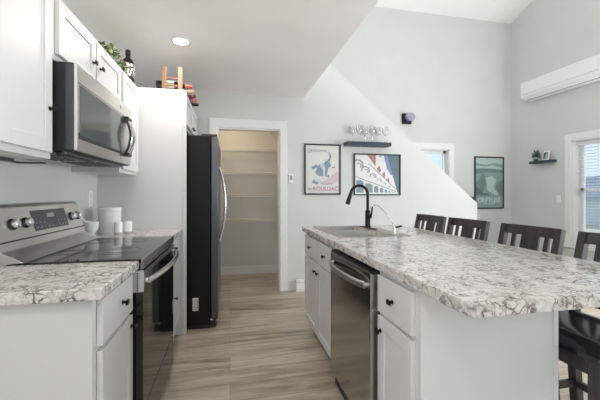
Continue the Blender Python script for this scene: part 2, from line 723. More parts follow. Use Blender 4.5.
for q in ((z0 + 0.015, z0 + 0.015 + s), (z1 - 0.015 - s, z1 - 0.015)):
    mb.box(x0 + 0.015, x1 - 0.015, YF + 0.07, YF + 0.1, q[0], q[1], 0.002)
mb.build('window_sash', WHITEP, w)
mb = MB()
mb.box(x0 + 0.03, x1 - 0.03, YF + 0.083, YF + 0.087, z0 + 0.03, z1 - 0.03)
mb.build('window_glass', GLASSM, w)

# outside: deck, rail, lawn, a house and trees across the way
mb = MB()
mb.box(XR + 0.21, XR + 3.2, -3.0, 5.5, -0.12, -0.02)
struct(mb.build('terrain_deck', DECKW))
mb = MB()
mb.box(-60, 80, -60, 80, -0.6, -0.5)
struct(mb.build('terrain_lawn', GRASSLAND))


# ------------------------------------------------------------------ cabinet helpers
def slab(mb, s, xf, y0, y1, z0, z1, t=0.019, bev=0.002):
    """flat front: outer face at xf, facing +X when s=1, -X when s=-1"""
    mb.box(xf - s * t, xf, y0, y1, z0, z1, bev)


def shaker(mb, s, xf, y0, y1, z0, z1, t=0.019, rail=0.055):
    d = 0.008
    mb.box(xf - s * t, xf - s * d, y0 + 0.004, y1 - 0.004, z0 + 0.004, z1 - 0.004)
    mb.box(xf - s * t, xf, y0, y0 + rail, z0, z1, 0.0018)
    mb.box(xf - s * t, xf, y1 - rail, y1, z0, z1, 0.0018)
    mb.box(xf - s * t, xf, y0 + rail - 0.001, y1 - rail + 0.001, z0, z0 + rail, 0.0018)
    mb.box(xf - s * t, xf, y0 + rail - 0.001, y1 - rail + 0.001, z1 - rail, z1, 0.0018)


def knob(parent, s, xf, y, z, square=True):
    mb = MB()
    ax = 'X' if s > 0 else '-X'
    mb.cyl((xf, y, z), 0.0055, 0.016, ax, 12)
    mb.cyl((xf, y, z), 0.009, 0.003, ax, 12)
    if square:
        mb.box(xf + s * 0.014, xf + s * 0.023, y - 0.014, y + 0.014, z - 0.010, z + 0.010, 0.002)
    else:
        mb.lathe([(0.004, 0), (0.013, 0.003), (0.015, 0.008), (0.010, 0.012), (0, 0.013)], (xf + s * 0.014, y, z), 16, ax)
    return mb.build('knob', BMET, parent, smooth=not square)


def front(root, name, s, xf, y0, y1, z0, z1, knob_at=None, flat=False):
    mb = MB()
    if flat:
        slab(mb, s, xf, y0, y1, z0, z1)
    else:
        shaker(mb, s, xf, y0, y1, z0, z1)
    o = mb.build(name, CAB, root)
    if knob_at:
        # knobs are sub-parts of the front
        knob(o, s, xf, knob_at[0], knob_at[1])
    return o


# ------------------------------------------------------------------ left run: uppers
UF = -0.740            # face of the upper doors
UB, UT = 1.363, 2.107


def upper(name, label, y0, y1, z0, doors, knobs):
    r = empty(name, ((XL + UF) / 2, (y0 + y1) / 2, z0), label, 'cabinet', 'white wall cabinets')
    mb = MB()
    fx = UF - 0.02
    mb.box(XL + 0.002, fx, y0, y1, z0 + 0.0, UT, 0.0015)
    mb.build('body', CAB, r)
    for (a, b), k in zip(doors, knobs):
        front(r, 'door', 1, UF, a, b, z0 + 0.026, UT - 0.026, k)
    return r


upper('wall_cabinet', 'tall white wall cabinet left of the microwave, cut by the photo edge', 1.232, 1.613, UB, [(1.262, 1.588)], [(1.566, 1.572)])
upper('wall_cabinet', 'short white two-door wall cabinet directly above the microwave', 1.616, 2.515, 1.806, [(1.645, 2.052), (2.070, 2.490)],
      [(2.012, 1.938), (2.112, 1.938)])
upper('wall_cabinet', 'white wall cabinet between the microwave and the tall fridge panel', 2.518, 2.960, UB, [(2.545, 2.932)], [None])

# slim dark light bar under the first upper cabinet
r = empty('under_cabinet_light', (-0.90, 1.43, UB - 0.012), 'thin dark light strip fixed under the tall left wall cabinet', 'light strip')
mb = MB()
mb.box(-0.925, -0.895, 1.25, 1.615, UB - 0.014, UB - 0.0005, 0.003)
mb.build('housing', DGREY, r)
mb = MB()
mb.tube([(-0.91, 1.615, UB - 0.012), (-0.89, 1.64, UB - 0.014), (-0.87, 1.8, UB - 0.002)], 0.004, 8)
mb.build('cord', BLACK, r)

# ------------------------------------------------------------------ microwave
MF = -0.668
my0, my1, mz0, mz1 = 1.640, 2.460, 1.392, 1.800
r = empty('microwave', (-0.87, 2.035, mz0), 'stainless over-the-range microwave hung between the white wall cabinets', 'microwave')
mb = MB()
mb.box(XL + 0.002, MF - 0.015, my0, my1, mz0 + 0.012, mz1, 0.003)
mb.build('body', mat('microwave_case', (0.03, 0.03, 0.034), 0.45, 0.3), r)
mb = MB()
mb.box(MF - 0.0148, MF, my0, my1, mz0 + 0.016, mz1, 0.003)
mb.build('front_panel', STEEL, r)
mb = MB()
mb.box(MF - 0.004, MF + 0.003, my0 + 0.028, my1 - 0.240, mz0 + 0.085, mz1 - 0.092, 0.002)
mb.build('door_window', MGLASS, r)
mb = MB()
mb.box(MF - 0.004, MF + 0.0015, my0 + 0.016, my1 - 0.225, mz0 + 0.070, mz0 + 0.098, 0.001)
mb.build('window_border', BLACK, r)
mb = MB()
mb.box(MF - 0.002, MF + 0.001, my1 - 0.222, my1 - 0.219, mz0 + 0.02, mz1 - 0.09)
mb.box(MF - 0.002, MF + 0.001, my0 + 0.01, my1 - 0.03, mz1 - 0.086, mz1 - 0.083)
mb.build('door_seam', BLACK, r)
mb = MB()
mb.box(MF - 0.045, MF - 0.0155, my0 - 0.004, my0 + 0.002, mz0 + 0.02, mz1 - 0.01, 0.002)
mb.build('side_flange', DGREY, r)
# bowed handle on black brackets
hy = my1 - 0.115
h0, h1 = mz0 + 0.075, mz1 - 0.095
N = 14
pts = [(MF + 0.012 + 0.034 * math.sin(math.pi * i / N), hy, h0 + 0.012 + (h1 - h0 - 0.024) * i / N) for i in range(N + 1)]
mb = MB()
mb.tube(pts, 0.009, 12, sx=4.3, up=(1, 0, 0))
h = mb.build('handle', SATIN, r, smooth=True)
mb = MB()
mb.box(MF - 0.001, MF + 0.026, hy - 0.045, hy + 0.045, h0 - 0.008, h0 + 0.012, 0.005)
mb.box(MF - 0.001, MF + 0.026, hy - 0.045, hy + 0.045, h1 - 0.012, h1 + 0.008, 0.005)
pts = [(MF + 0.008 + 0.030 * math.sin(math.pi * i / N), hy - 0.043, h0 + (h1 - h0) * i / N) for i in range(N + 1)]
mb.tube(pts, 0.007, 8)
pts = [(p[0], hy + 0.043, p[2]) for p in pts]
mb.tube(pts, 0.007, 8)
mb.build('handle_bracket', BLACK, h)
mb = MB()
mb.cyl((MF, hy - 0.11, mz1 - 0.045), 0.011, 0.0012, 'X', 20)
mb.build('badge', mat('badge_grey', (0.25, 0.25, 0.27), 0.3, 0.8), r)
mb = MB()
mb.box(XL + 0.01, MF - 0.05, my0 + 0.01, my1 - 0.01, mz0, mz0 + 0.013, 0.003)
bp = mb.build('bottom_plate', STEEL_D, r)
mb = MB()
for i in range(2):
    yy = my0 + 0.06 + 0.36 * i
    for k in range(7):
        mb.box(-0.92 + 0.03 * k, -0.905 + 0.03 * k, yy, yy + 0.29, mz0 - 0.003, mz0 + 0.002)
mb.build('filter_grille', BLACK, bp)
mb = MB()
mb.box(MF - 0.085, MF - 0.052, my0 - 0.0, my0 + 0.30, mz0 - 0.012, mz0 + 0.01, 0.008)
mb.build('vent_lip', BLACK, bp)

# ------------------------------------------------------------------ left run: base cabinets + counters
CT_, CB_ = 0.914, 0.876
LF = -0.420            # face of the base fronts on the left
LE = -0.400            # counter edge


def base_left(label, y0, y1, drawers, doors):
    r = empty('base_cabinet', ((XL + LF) / 2, (y0 + y1) / 2, 0), label, 'cabinet', 'white base cabinets on the range wall')
    mb = MB()
    fx = LF - 0.02
    mb.box(XL + 0.002, fx, y0, y1, 0.105, CB_ - 0.0005, 0.001)
    mb.box(XL + 0.002, fx - 0.075, y0 + 0.0, y1, 0, 0.106)
    mb.build('body', CAB, r)
    for a, b, z0, z1, k in drawers:
        front(r, 'drawer', 1, LF, a, b, z0, z1, k, flat=True)
    for a, b, z0, z1, k in doors:
        front(r, 'door', 1, LF, a, b, z0, z1, k)
    return r


base_left('white base cabinet left of the range, its plain end towards the viewer', 1.190, 1.592,
          [(1.222, 1.572, 0.700, 0.858, (1.43, 0.780))], [(1.222, 1.572, 0.125, 0.682, (1.545, 0.640))])
r = base_left('narrow white base cabinet between the range and the tall fridge panel', 2.424, 2.960,
              [(2.445, 2.940, 0.700, 0.858, (2.69, 0.790))], [(2.445, 2.940, 0.125, 0.682, (2.69, 0.40))])


def counter(label, x0, x1, y0, y1, bev=0.004):
    mb = MB()
    mb.box(x0, x1, y0, y1, CB_, CT_, bev, 3)
    o = mb.build('countertop', GRAN)
    return tag(o, label, 'countertop')


counter('pale speckled countertop in front of the range, on the cabinet nearest the viewer', XL + 0.001, LE, 1.150, 1.593)
counter('short pale speckled countertop beyond the range under the white canister', XL + 0.001, LE, 2.424, 2.966)

# ------------------------------------------------------------------ range
ry0, ry1 = 1.597, 2.419
RF = -0.385
r = empty('range', (-0.73, (ry0 + ry1) / 2, 0), 'stainless electric range with black glass cooktop set between the left countertops', 'range')
mb = MB()
mb.box(XL + 0.004, RF - 0.045, ry0, ry1, 0.03, 0.900, 0.002)
for xx in (XL + 0.06, RF - 0.10):
    for yy in (ry0 + 0.05, ry1 - 0.05):
        mb.cyl((xx, yy, 0), 0.018, 0.032)
mb.build('body', BLACK, r)
mb = MB()
mb.box(-0.915, RF - 0.004, ry0, ry1, 0.902, 0.920, 0.003)
ct = mb.build('cooktop', COOKTOP, r)
mb = MB()
for bx, by, br in ((-0.56, 1.85, 0.105), (-0.56, 2.24, 0.085), (-0.79, 1.85, 0.075), (-0.79, 2.24, 0.105)):
    tor = []
    for rr in (br, br * 0.6):
        pts = [(bx + rr * math.cos(a * math.pi / 24), by + rr * math.sin(a * math.pi / 24), 0.9203) for a in range(49)]
        mb.tube(pts, 0.0006, 4)
mb.build('burner_ring', mat('ring_print', (0.06, 0.06, 0.065), 0.3), ct)
mb = MB()
mb.box(RF - 0.012, RF + 0.002, ry0 - 0.0, ry1, 0.872, 0.919, 0.003)
mb.build('front_rail', STEEL_D, r)
# backguard: slanted panel
mb = MB()
prof = [(-1.055, 0.90), (-0.850, 0.921), (-0.935, 0.965), (-0.945, 1.005), (-0.985, 1.150), (-1.0, 1.165), (-1.055, 1.165)]
mb.prism([(x, ry0, z) for x, z in prof], (0, ry1 - ry0, 0), bev=0.002)
bgd = mb.build('backguard', STEEL, r)
sl = Vector((-0.985 + 0.945, 0, 1.150 - 1.005)).normalized()
nrm = Vector((sl.z, 0, -sl.x))


def on_panel(y, t, off=0.0):
    """point on the slanted control face, t up the slope"""
    p = Vector((-0.945, y, 1.005)) + sl * t + nrm * off
    return p


def panel_M(y, t, off=0.0):
    p = on_panel(y, t, off)
    M = Matrix(((nrm.x, 0, sl.x, p.x), (0, 1, 0, p.y), (nrm.z, 0, sl.z, p.z), (0, 0, 0, 1)))
    return M


mb = MB()
mb.box(-0.001, 0.0025, 1.882, 2.225, 0.022, 0.128, 0.001, M=panel_M(0, 0))
dp = mb.build('display_panel', mat('panel_grey', (0.055, 0.055, 0.06), 0.25), bgd)
mb = MB()
mb.box(0.002, 0.003, 2.02, 2.09, 0.085, 0.108, 0, M=panel_M(0, 0))
for i in range(9):
    yy = 1.90 + i * 0.036
    for t in (0.036, 0.060):
        if 1.99 < yy < 2.11 and t > 0.05:
            continue
        mb.box(0.002, 0.0028, yy, yy + 0.014, t, t + 0.004, 0, M=panel_M(0, 0))
# mb geometry above belongs to the printed keys of the display
mb.build('key_print', mat('key_print', (0.32, 0.35, 0.42), 0.4), r)
mb = MB()
mb.box(-0.004, 0.004, ry0 + 0.004, ry1 - 0.004, -0.006, 0.0005, 0, M=panel_M(0, 0))
mb.build('seam', BLACK, bgd)
KNOBM = mat('range_knob_metal', (0.80, 0.80, 0.80), 0.38, 0.9)
for yy in (1.722, 1.822, 2.285, 2.362):
    M = panel_M(yy, 0.072)
    mb = MB()
    mb.lathe([(0.026, 0), (0.026, 0.006), (0.022, 0.010)], (0, 0, 0), 24, 'X', M=M)
    k = mb.build('knob_ring', BLACK, bgd, smooth=True)
    mb = MB()
    mb.lathe([(0.0195, 0.006), (0.0185, 0.026), (0.015, 0.029), (0, 0.029)], (0, 0, 0), 24, 'X', M=M)
    mb.box(0.028, 0.031, -0.002, 0.002, 0.0, 0.017, M=M)
    mb.build('knob', KNOBM, bgd, smooth=True)
# oven door
mb = MB()
mb.box(RF - 0.045, RF, ry0 + 0.002, ry1 - 0.002, 0.235, 0.858, 0.004)
od = mb.build('oven_door', BGLASS, r)
mb = MB()
mb.box(RF - 0.010, RF + 0.006, ry0 + 0.001, ry0 + 0.020, 0.79, 0.862, 0.002)
mb.box(RF - 0.010, RF + 0.006, ry1 - 0.020, ry1 - 0.001, 0.79, 0.862, 0.002)
mb.box(RF - 0.010, RF + 0.003, ry0 + 0.001, ry1 - 0.001, 0.838, 0.862, 0.002)
vs = mb.build('door_trim', STEEL_D, od)
mb = MB()
mb.box(RF - 0.055, RF + 0.004, ry0 - 0.002, ry0 + 0.0015, 0.770, 0.868, 0.001)
vb = mb.build('vent_bracket', GREYP, r)
mb = MB()
for i in range(8):
    mb.cyl((RF - 0.022, ry0 - 0.0028, 0.778 + 0.011 * i), 0.0032, 0.0008, '-Y', 10)
mb.build('vent_hole', BLACK, vb)
N = 20
pts = [(RF + 0.018 + 0.042 * math.sin(math.pi * i / N) ** 0.8, ry0 + 0.02 + (ry1 - ry0 - 0.04) * i / N, 0.818) for i in range(N + 1)]
mb = MB()
mb.tube(pts, 0.014, 12)
mb.cyl((RF - 0.001, ry0 + 0.024, 0.818), 0.013, 0.02, 'X', 12)
mb.cyl((RF - 0.001, ry1 - 0.024, 0.818), 0.013, 0.02, 'X', 12)
mb.build('handle', SATIN, od, smooth=True)
mb = MB()
mb.box(RF - 0.045, RF - 0.002, ry0 + 0.002, ry1 - 0.002, 0.045, 0.228, 0.004)
mb.build('storage_drawer', BGLASS, r)

# items on the short counter beyond the range
o = MB().lathe([(0.0, 0), (0.030, 0), (0.030, 0.008), (0.020, 0.018), (0.034, 0.032), (0.047, 0.060), (0.050, 0.104), (0.046, 0.104),
                (0.042, 0.065), (0.028, 0.04), (0, 0.036)], (-0.955, 2.56, CT_), 28).build('mortar', CERAM, smooth=True)
tag(o, 'white footed mortar bowl on the counter just behind the range', 'mortar')
o = MB().tube([(-0.957, 2.562, CT_ + 0.056), (-0.99, 2.53, CT_ + 0.115), (-1.022, 2.505, CT_ + 0.165)], [0.014, 0.008, 0.010], 10).build('pestle', CERAM, smooth=True)
tag(o, 'white pestle leaning in the footed mortar bowl', 'pestle')
can = empty('canister', (-0.90, 2.76, CT_), 'tall white lidded canister on the short counter by the fridge panel', 'canister')
MB().lathe([(0.0, 0), (0.076, 0), (0.078, 0.004), (0.078, 0.165), (0.0, 0.165)], (-0.90, 2.76, CT_), 36).build('body', CERAM, can, smooth=True)
MB().lathe([(0.0, 0.165), (0.080, 0.166), (0.080, 0.190), (0.074, 0.195), (0.0, 0.196)], (-0.90, 2.76, CT_), 36).build('lid', CERAM, can, smooth=True)
for lab, x, y in (('white shaker on the left in front of the canister', -0.797, 2.62), ('white shaker on the right, in front of the canister', -0.745, 2.67)):
    s = empty('shaker', (x, y, CT_), lab.replace(' on the left in front', ', left one of the pair in front').replace(' on the right, in front', ', right one of the pair in front'), 'shaker', 'pair of white shakers by the canister')
    MB().lathe([(0, 0), (0.027, 0), (0.0275, 0.018), (0, 0.018)], (x, y, CT_), 24).build('base', mat('shaker_base_grey', (0.42, 0.41, 0.40), 0.5), s, smooth=True)
    MB().lathe([(0, 0.018), (0.027, 0.018), (0.027, 0.088), (0.022, 0.095), (0, 0.096)], (x, y, CT_), 24).build('body', CERAM, s, smooth=True)
# wall outlet
o = empty('outlet', (XL, 2.82, 1.10), 'white wall outlet plate on the backsplash near the corner', 'outlet')
MB().box(XL, XL + 0.006, 2.785, 2.860, 1.115, 1.235, 0.002).build('plate', WHITEP, o)
mb = MB()
for z in (1.150, 1.200):
    mb.box(XL + 0.005, XL + 0.0075, 2.808, 2.838, z - 0.017, z + 0.017, 0.002)
mb.build('socket', mat('socket_white', (0.72, 0.72, 0.71), 0.4), o)

# ------------------------------------------------------------------ tall panel, fridge, cabinet over it
PY = 2.970
mb = MB()
mb.box(XL + 0.002, -0.400, PY, PY + 0.018, 0, UT, 0.001)
o = tag(mb.build('fridge_panel', CAB), 'tall plain white end panel between the counter and the black fridge', 'panel')
mb = MB()
mb.box(-0.3995, -0.368, PY - 0.001, PY + 0.019, 0, UT, 0.002)
mb.build('stile', CAB, o)
r = empty('wall_cabinet', (-0.72, 3.47, 1.80), 'white cabinet high above the fridge with wine bottles on top', 'cabinet', 'white wall cabinets')
mb = MB()
mb.box(XL + 0.002, -0.390, PY + 0.020, 3.95, 1.800, UT, 0.001)
mb.build('body', CAB, r)
front(r, 'door', 1, -0.368, 3.010, 3.455, 1.822, UT - 0.022, (3.42, 1.86))
front(r, 'door', 1, -0.368, 3.470, 3.925, 1.822, UT - 0.022, (3.51, 1.86))

FRDOOR = brushed('fridge_door_steel', (0.11, 0.11, 0.12), 0.3, (1, 1, 0.04))
FY0, FY1, FT = 3.050, 3.955, 1.735
r = empty('refrigerator', (-0.6, (FY0 + FY1) / 2, 0), 'dark stainless side-by-side refrigerator with black side beside the white panel', 'refrigerator')
mb = MB()
mb.box(XL + 0.03, -0.172, FY0, FY1, 0.035, FT, 0.004)
mb.build('body', FRSIDE, r)
mb = MB()
mb.box(XL + 0.06, -0.18, FY0 + 0.02, FY1 - 0.02, 0.0, 0.036)
mb.box(-0.21, -0.125, FY0 + 0.01, FY1 - 0.01, 0.012, 0.075, 0.004)
b_ = mb.build('base_grille', BLACK, r)
MB().box(-0.185, -0.150, FY0 + 0.006, FY0 + 0.03, 0.072, 0.090, 0.003).build('hinge', SATIN, r)
for a, b in ((FY0, 3.44), (3.446, FY1)):
    mb = MB()
    mb.box(-0.166, -0.108, a, b, 0.085, FT - 0.008, 0.006, 3)
    d = mb.build('door', FRDOOR, r)
    hy = 3.400 if a == FY0 else 3.486
    N = 18
    pts = [(-0.105 + 0.058 * math.sin(math.pi * i / N) ** 0.75, hy, 0.74 + 0.74 * i / N) for i in range(N + 1)]
    mb = MB()
    mb.tube(pts, 0.013, 12)
    mb.build('handle', SATIN, d, smooth=True)
mb = MB()
mb.box(-0.25, -0.115, FY0 + 0.02, FY0 + 0.09, FT - 0.006, FT + 0.018, 0.004)
mb.build('hinge_cover', BLACK, r)
mb = MB()
mb.box(-0.25, -0.115, FY1 - 0.09, FY1 - 0.02, FT - 0.006, FT + 0.018, 0.004)
mb.build('hinge_cover', BLACK, r)
mb = MB()
mb.box(-0.325, -0.275, FY0 - 0.0008, FY0 + 0.0004, 0.17, 0.285)
lb = mb.build('label', LABEL, r)
mb = MB()
for i in range(7):
    z = 0.182 + 0.0135 * i
    mb.box(-0.318, -0.318 + (0.030, 0.034, 0.022, 0.030, 0.026, 0.034, 0.018)[i], FY0 - 0.0012, FY0 - 0.0007, z, z + 0.005)
mb.box(-0.286, -0.279, FY0 - 0.0012, FY0 - 0.0007, 0.18, 0.275)
mb.build('label_print', PRINT, lb)

# wine rack on the cabinet over the fridge
GL_D = mat('bottle_dark_glass', (0.012, 0.014, 0.012), 0.1)
r = empty('wine_rack', (-0.5, 3.35, UT), 'low pine wine rack standing on the cabinet above the fridge', 'wine rack')
for y in (3.012, 3.82):
    for x in (-0.555, -0.423):
        MB().box(x - 0.0185, x + 0.0185, y - 0.013, y + 0.013, UT, UT + 0.205, 0.002).build('post', PINE, r)
    mb = MB()
    for z in (0.045, 0.105):
        mb.cyl((-0.555, y, UT + z), 0.008, 0.132, 'X', 10)
    mb.build('crossbar', PINE, r)
mb = MB()
for x in (-0.555, -0.423):
    mb.box(x - 0.008, x + 0.008, 3.02, 3.815, UT + 0.010, UT + 0.028, 0.002)
mb.build('rail', PINE, r)


def bottle_mesh(root, p, axis, glass, cap, label, L=0.30):
    R = 0.037
    MB().lathe([(0, 0), (R * 0.9, 0), (R, 0.006), (R, 0.185), (R * 0.85, 0.205), (0.016, 0.235), (0.0145, 0.25), (0.0145, L - 0.05)], p, 20, axis).build('glass', glass, root, smooth=True)
    MB().lathe([(0.0155, L - 0.062), (0.0165, L - 0.058), (0.0165, L - 0.003), (0.015, L), (0, L)], p, 16, axis).build('capsule', cap, root, smooth=True)
    MB().lathe([(R + 0.0004, 0.055), (R + 0.0008, 0.056), (R + 0.0008, 0.150), (R + 0.0004, 0.151)], p, 20, axis).build('label', label, root, smooth=True)


CAPS = [('red', (0.50, 0.06, 0.05)), ('beige', (0.45, 0.33, 0.22)), ('dark red', (0.16, 0.03, 0.03)), ('coral', (0.55, 0.18, 0.12)), ('black', (0.012, 0.012, 0.012))]
ORD = ['first from the viewer', 'second from the viewer', 'third from the viewer', 'fourth from the viewer', 'last in the row']
for i, y in enumerate((3.085, 3.235, 3.390, 3.545, 3.700)):
    nm, cc = CAPS[i]
    b = empty('wine_bottle', (-0.50, y, UT + 0.03), 'wine bottle with %s cap lying in the pine rack, %s' % (nm, ORD[i]), 'bottle', 'wine bottles lying in the rack')
    bottle_mesh(b, (-0.632, y, UT + 0.0665), 'X', GL_D, mat('capsule_' + nm.replace(' ', '_'), cc, 0.35), mat('wine_label_' + nm.replace(' ', '_'), (0.72, 0.68, 0.60), 0.6))

# tall dark bottle on the uppers
bx, by = -0.800, 2.86
b = empty('bottle', (bx, by, UT), 'upright black bottle with printed label standing on the wall cabinets', 'bottle')
MB().lathe([(0, 0), (0.044, 0), (0.046, 0.005), (0.046, 0.145), (0.040, 0.170), (0.022, 0.192), (0.0165, 0.205), (0.0165, 0.225)], (bx, by, UT), 28).build('glass', GL_D, b, smooth=True)
MB().lathe([(0.0175, 0.212), (0.0195, 0.214), (0.0195, 0.254), (0.017, 0.257), (0, 0.257)], (bx, by, UT), 24).build('cap', BLACK, b, smooth=True)
lm = mat('bottle_label', (0.75, 0.73, 0.68), 0.6)
nt, n, l, bs = nodes(lm)
t = noise(lm, coords(lm, (1, 1, 0.6)), 55, 2)
l.new(ramp(lm, t.outputs[0], [(0.47, (0.03, 0.03, 0.03)), (0.53, (0.72, 0.70, 0.64))]), bs.inputs['Base Color'])
MB().lathe([(0.0462, 0.035), (0.0466, 0.036), (0.0466, 0.144), (0.0462, 0.1445)], (bx, by, UT), 28).build('label', lm, b, smooth=True)

# trailing foliage on the uppers
g = empty('artificial_plant', (-0.86, 2.4, UT), 'green variegated leafy garland lying along the top of the wall cabinets', 'plant')
mb = MB()
mb.tube([(-0.86 + 0.03 * math.sin(k * 1.3), 2.38 + 0.039 * k, UT + 0.02 + 0.012 * math.sin(k)) for k in range(11)], 0.006, 6)
mb.build('stem', STEM, g)


def leaves(count, m, seed, nm='foliage'):
    rnd = random.Random(seed)
    mb = MB()
    for _ in range(count):
        y = rnd.uniform(2.38, 2.775)
        hgt = 0.05 + 0.055 * math.exp(-((y - 2.58) / 0.2) ** 2)
        x = -0.87 + rnd.gauss(0, 0.05)
        x = min(-0.775, max(-1.0, x))
        z = UT + 0.032 + rnd.random() ** 0.8 * hgt
        s = rnd.uniform(0.022, 0.040)
        M = Matrix.Translation((x, y, z)) @ Matrix.Rotation(rnd.uniform(0, 6.28), 4, 'Z') @ Matrix.Rotation(rnd.uniform(-1.0, 1.0), 4, 'X') @ Matrix.Rotation(rnd.uniform(-1.0, 0.6), 4, 'Y')
        t = bmesh.new()
        out = [(0, 0), (0.35, 0.32), (0.7, 0.30), (1.0, 0)]
        mid = [t.verts.new((s * u, 0, -0.10 * s * (u * 2 - 1) ** 2)) for u, _ in out]
        lf = [t.verts.new((s * u, s * w, 0.10 * s)) for u, w in out[1:3]]
        rt = [t.verts.new((s * u, -s * w, 0.10 * s)) for u, w in out[1:3]]
        t.faces.new((mid[0], mid[1], lf[0]))
        t.faces.new((mid[1], mid[2], lf[1], lf[0]))
        t.faces.new((mid[2], mid[3], lf[1]))
        t.faces.new((mid[0], rt[0], mid[1]))
        t.faces.new((mid[1], rt[0], rt[1], mid[2]))
        t.faces.new((mid[2], rt[1], mid[3]))
        mb._merge(t, M)
    o = mb.build(nm, m, g)
    o['kind'] = 'stuff'
    return o


leaves(240, GREEN, 1)
leaves(120, GREEN2, 2)
leaves(40, GREEN3, 3)

# ------------------------------------------------------------------ recessed ceiling lights


def downlight(x, y, label, watt=7.0):
    r = empty('recessed_light', (x, y, ZC), label, 'ceiling light', 'recessed kitchen lights')
    MB().lathe([(0.058, -0.006), (0.082, -0.006), (0.086, -0.0005), (0.058, -0.0005)], (x, y, ZC), 36).build('trim_ring', WHITEP, r, smooth=True)
    MB().lathe([(0, -0.0065), (0.058, -0.0065), (0.058, -0.001), (0, -0.001)], (x, y, ZC), 36).build('lens', EMIT, r)
    d = bpy.data.lights.new('downlight_lamp', 'AREA')
    d.shape = 'DISK'
    d.size = 0.11
    d.energy = watt
    d.color = (1, 0.95, 0.88)
    o = bpy.data.objects.new('downlight_lamp', d)
    o.location = (0, 0, -0.012)
    o.parent = r
    COL.objects.link(o)
    return r


downlight(-0.382, 2.753, 'round recessed ceiling light glowing above the aisle by the fridge')
downlight(-0.382, 1.250, 'round recessed ceiling light above the near end of the range', 2.5)
downlight(-0.382, -0.250, 'added unseen recessed ceiling light above the viewer, behind the near counter')  # unseen fixture added to lift the floor and ceiling
# pantry lamp
area('pantry_lamp', (0.05, 4.45, ZC - 0.03), (0, 0, 0), 0.22, 0.22, 3.8, (1.0, 0.78, 0.52))

# ------------------------------------------------------------------ pantry shelves
WIRE = mat('coated_wire', (0.72, 0.70, 0.66), 0.4)
PANT = ['top wire shelf in the pantry', 'second wire shelf from the top in the pantry', 'third wire shelf from the top in the pantry', 'lowest wire shelf in the pantry']
for i, z in enumerate((1.855, 1.512, 1.195, 0.842)):
    mb = MB()
    for y in (4.70, 4.79, 4.88, 4.985):
        mb.tube([(PX0 + 0.004, y, z), (PX1 - 0.004, y, z)], 0.0045, 6)
    mb.tube([(PX0 + 0.004, 4.70, z - 0.025), (PX1 - 0.004, 4.70, z - 0.025)], 0.0055, 6)
    for k in range(44):
        x = PX0 + 0.02 + k * 0.0252
        mb.tube([(x, 4.985, z + 0.003), (x, 4.70, z + 0.003), (x, 4.697, z - 0.025)], 0.0024, 4)
    o = mb.build('wire_shelf', WIRE)
    tag(o, 'white %s' % PANT[i] if i != 1 else 'white wire shelf second from the top in the pantry', 'shelf', 'pantry wire shelves')
mb = MB()
mb.tube([(-0.115, 4.692, 1.50), (-0.115, 4.692, 1.866)], 0.005, 8)
o = tag(mb.build('shelf_pole', WIRE), 'thin upright pole joining the two upper pantry shelves', 'pole')

# ------------------------------------------------------------------ island
IX = 0.667             # face-frame plane
IF = 0.648             # door faces
IR = 1.270             # back of the island
IY0, IYA, IYB, IY1 = 1.060, 1.384, 1.996, 2.850
TOE = 0.105


def isl(label, y0, y1, hollow=False):
    r = empty('base_cabinet', ((IX + IR) / 2, (y0 + y1) / 2, 0), label, 'cabinet', 'white island base cabinets')
    mb = MB()
    if hollow:
        mb.box(IX, IX + 0.02, y0, y1, TOE, CB_ - 0.0005, 0.001)
        mb.box(IR - 0.04, IR - 0.02, y0, y1, TOE, CB_ - 0.0005, 0.001)
        mb.box(IX + 0.02, IR - 0.04, y0, y0 + 0.018, TOE, CB_ - 0.0005)
        mb.box(IX + 0.02, IR - 0.04, y1 - 0.018, y1, TOE, CB_ - 0.0005)
        mb.box(IX + 0.02, IR - 0.04, y0 + 0.018, y1 - 0.018, TOE, TOE + 0.018)
    else:
        mb.box(IX, IR - 0.02, y0, y1, TOE, CB_ - 0.0005, 0.001)
    mb.box(IX + 0.07, IR - 0.02, y0, y1, 0, TOE + 0.001)
    mb.build('body', CAB, r)
    return r


r = isl('narrow white island cabinet at the viewer end, one drawer above one door', IY0 + 0.019, IYA)
front(r, 'drawer', -1, IF, 1.092, 1.368, 0.690, 0.852, (1.230, 0.772), flat=True)
front(r, 'door', -1, IF, 1.092, 1.368, 0.125, 0.672, (1.336, 0.612))
r = isl('wide white sink cabinet at the far end of the island', IYB, IY1, True)
front(r, 'drawer', -1, IF, 2.014, 2.414, 0.690, 0.852, (2.214, 0.772), flat=True)
front(r, 'drawer', -1, IF, 2.428, 2.832, 0.690, 0.852, (2.630, 0.772), flat=True)
front(r, 'door', -1, IF, 2.014, 2.414, 0.125, 0.672, (2.380, 0.612))
front(r, 'door', -1, IF, 2.428, 2.832, 0.125, 0.672, (2.462, 0.612))
mb = MB()
mb.box(IX + 0.002, IR, IY0, IY0 + 0.018, 0, CB_ - 0.0005, 0.001)
o = tag(mb.build('end_panel', CAB), 'plain white end panel of the island under the counter overhang', 'panel')
mb = MB()
mb.box(IR - 0.022, IR + 0.002, IY0 - 0.004, IY0 + 0.0, 0.0, CB_ - 0.0005, 0.001)
mb.build('edge_strip', CAB, o)
mb = MB()
mb.box(IR - 0.0195, IR, IY0 + 0.0185, IY1, 0, CB_ - 0.0005, 0.001)
tag(mb.build('back_panel', CAB), 'long white back panel of the island facing the stools', 'panel')

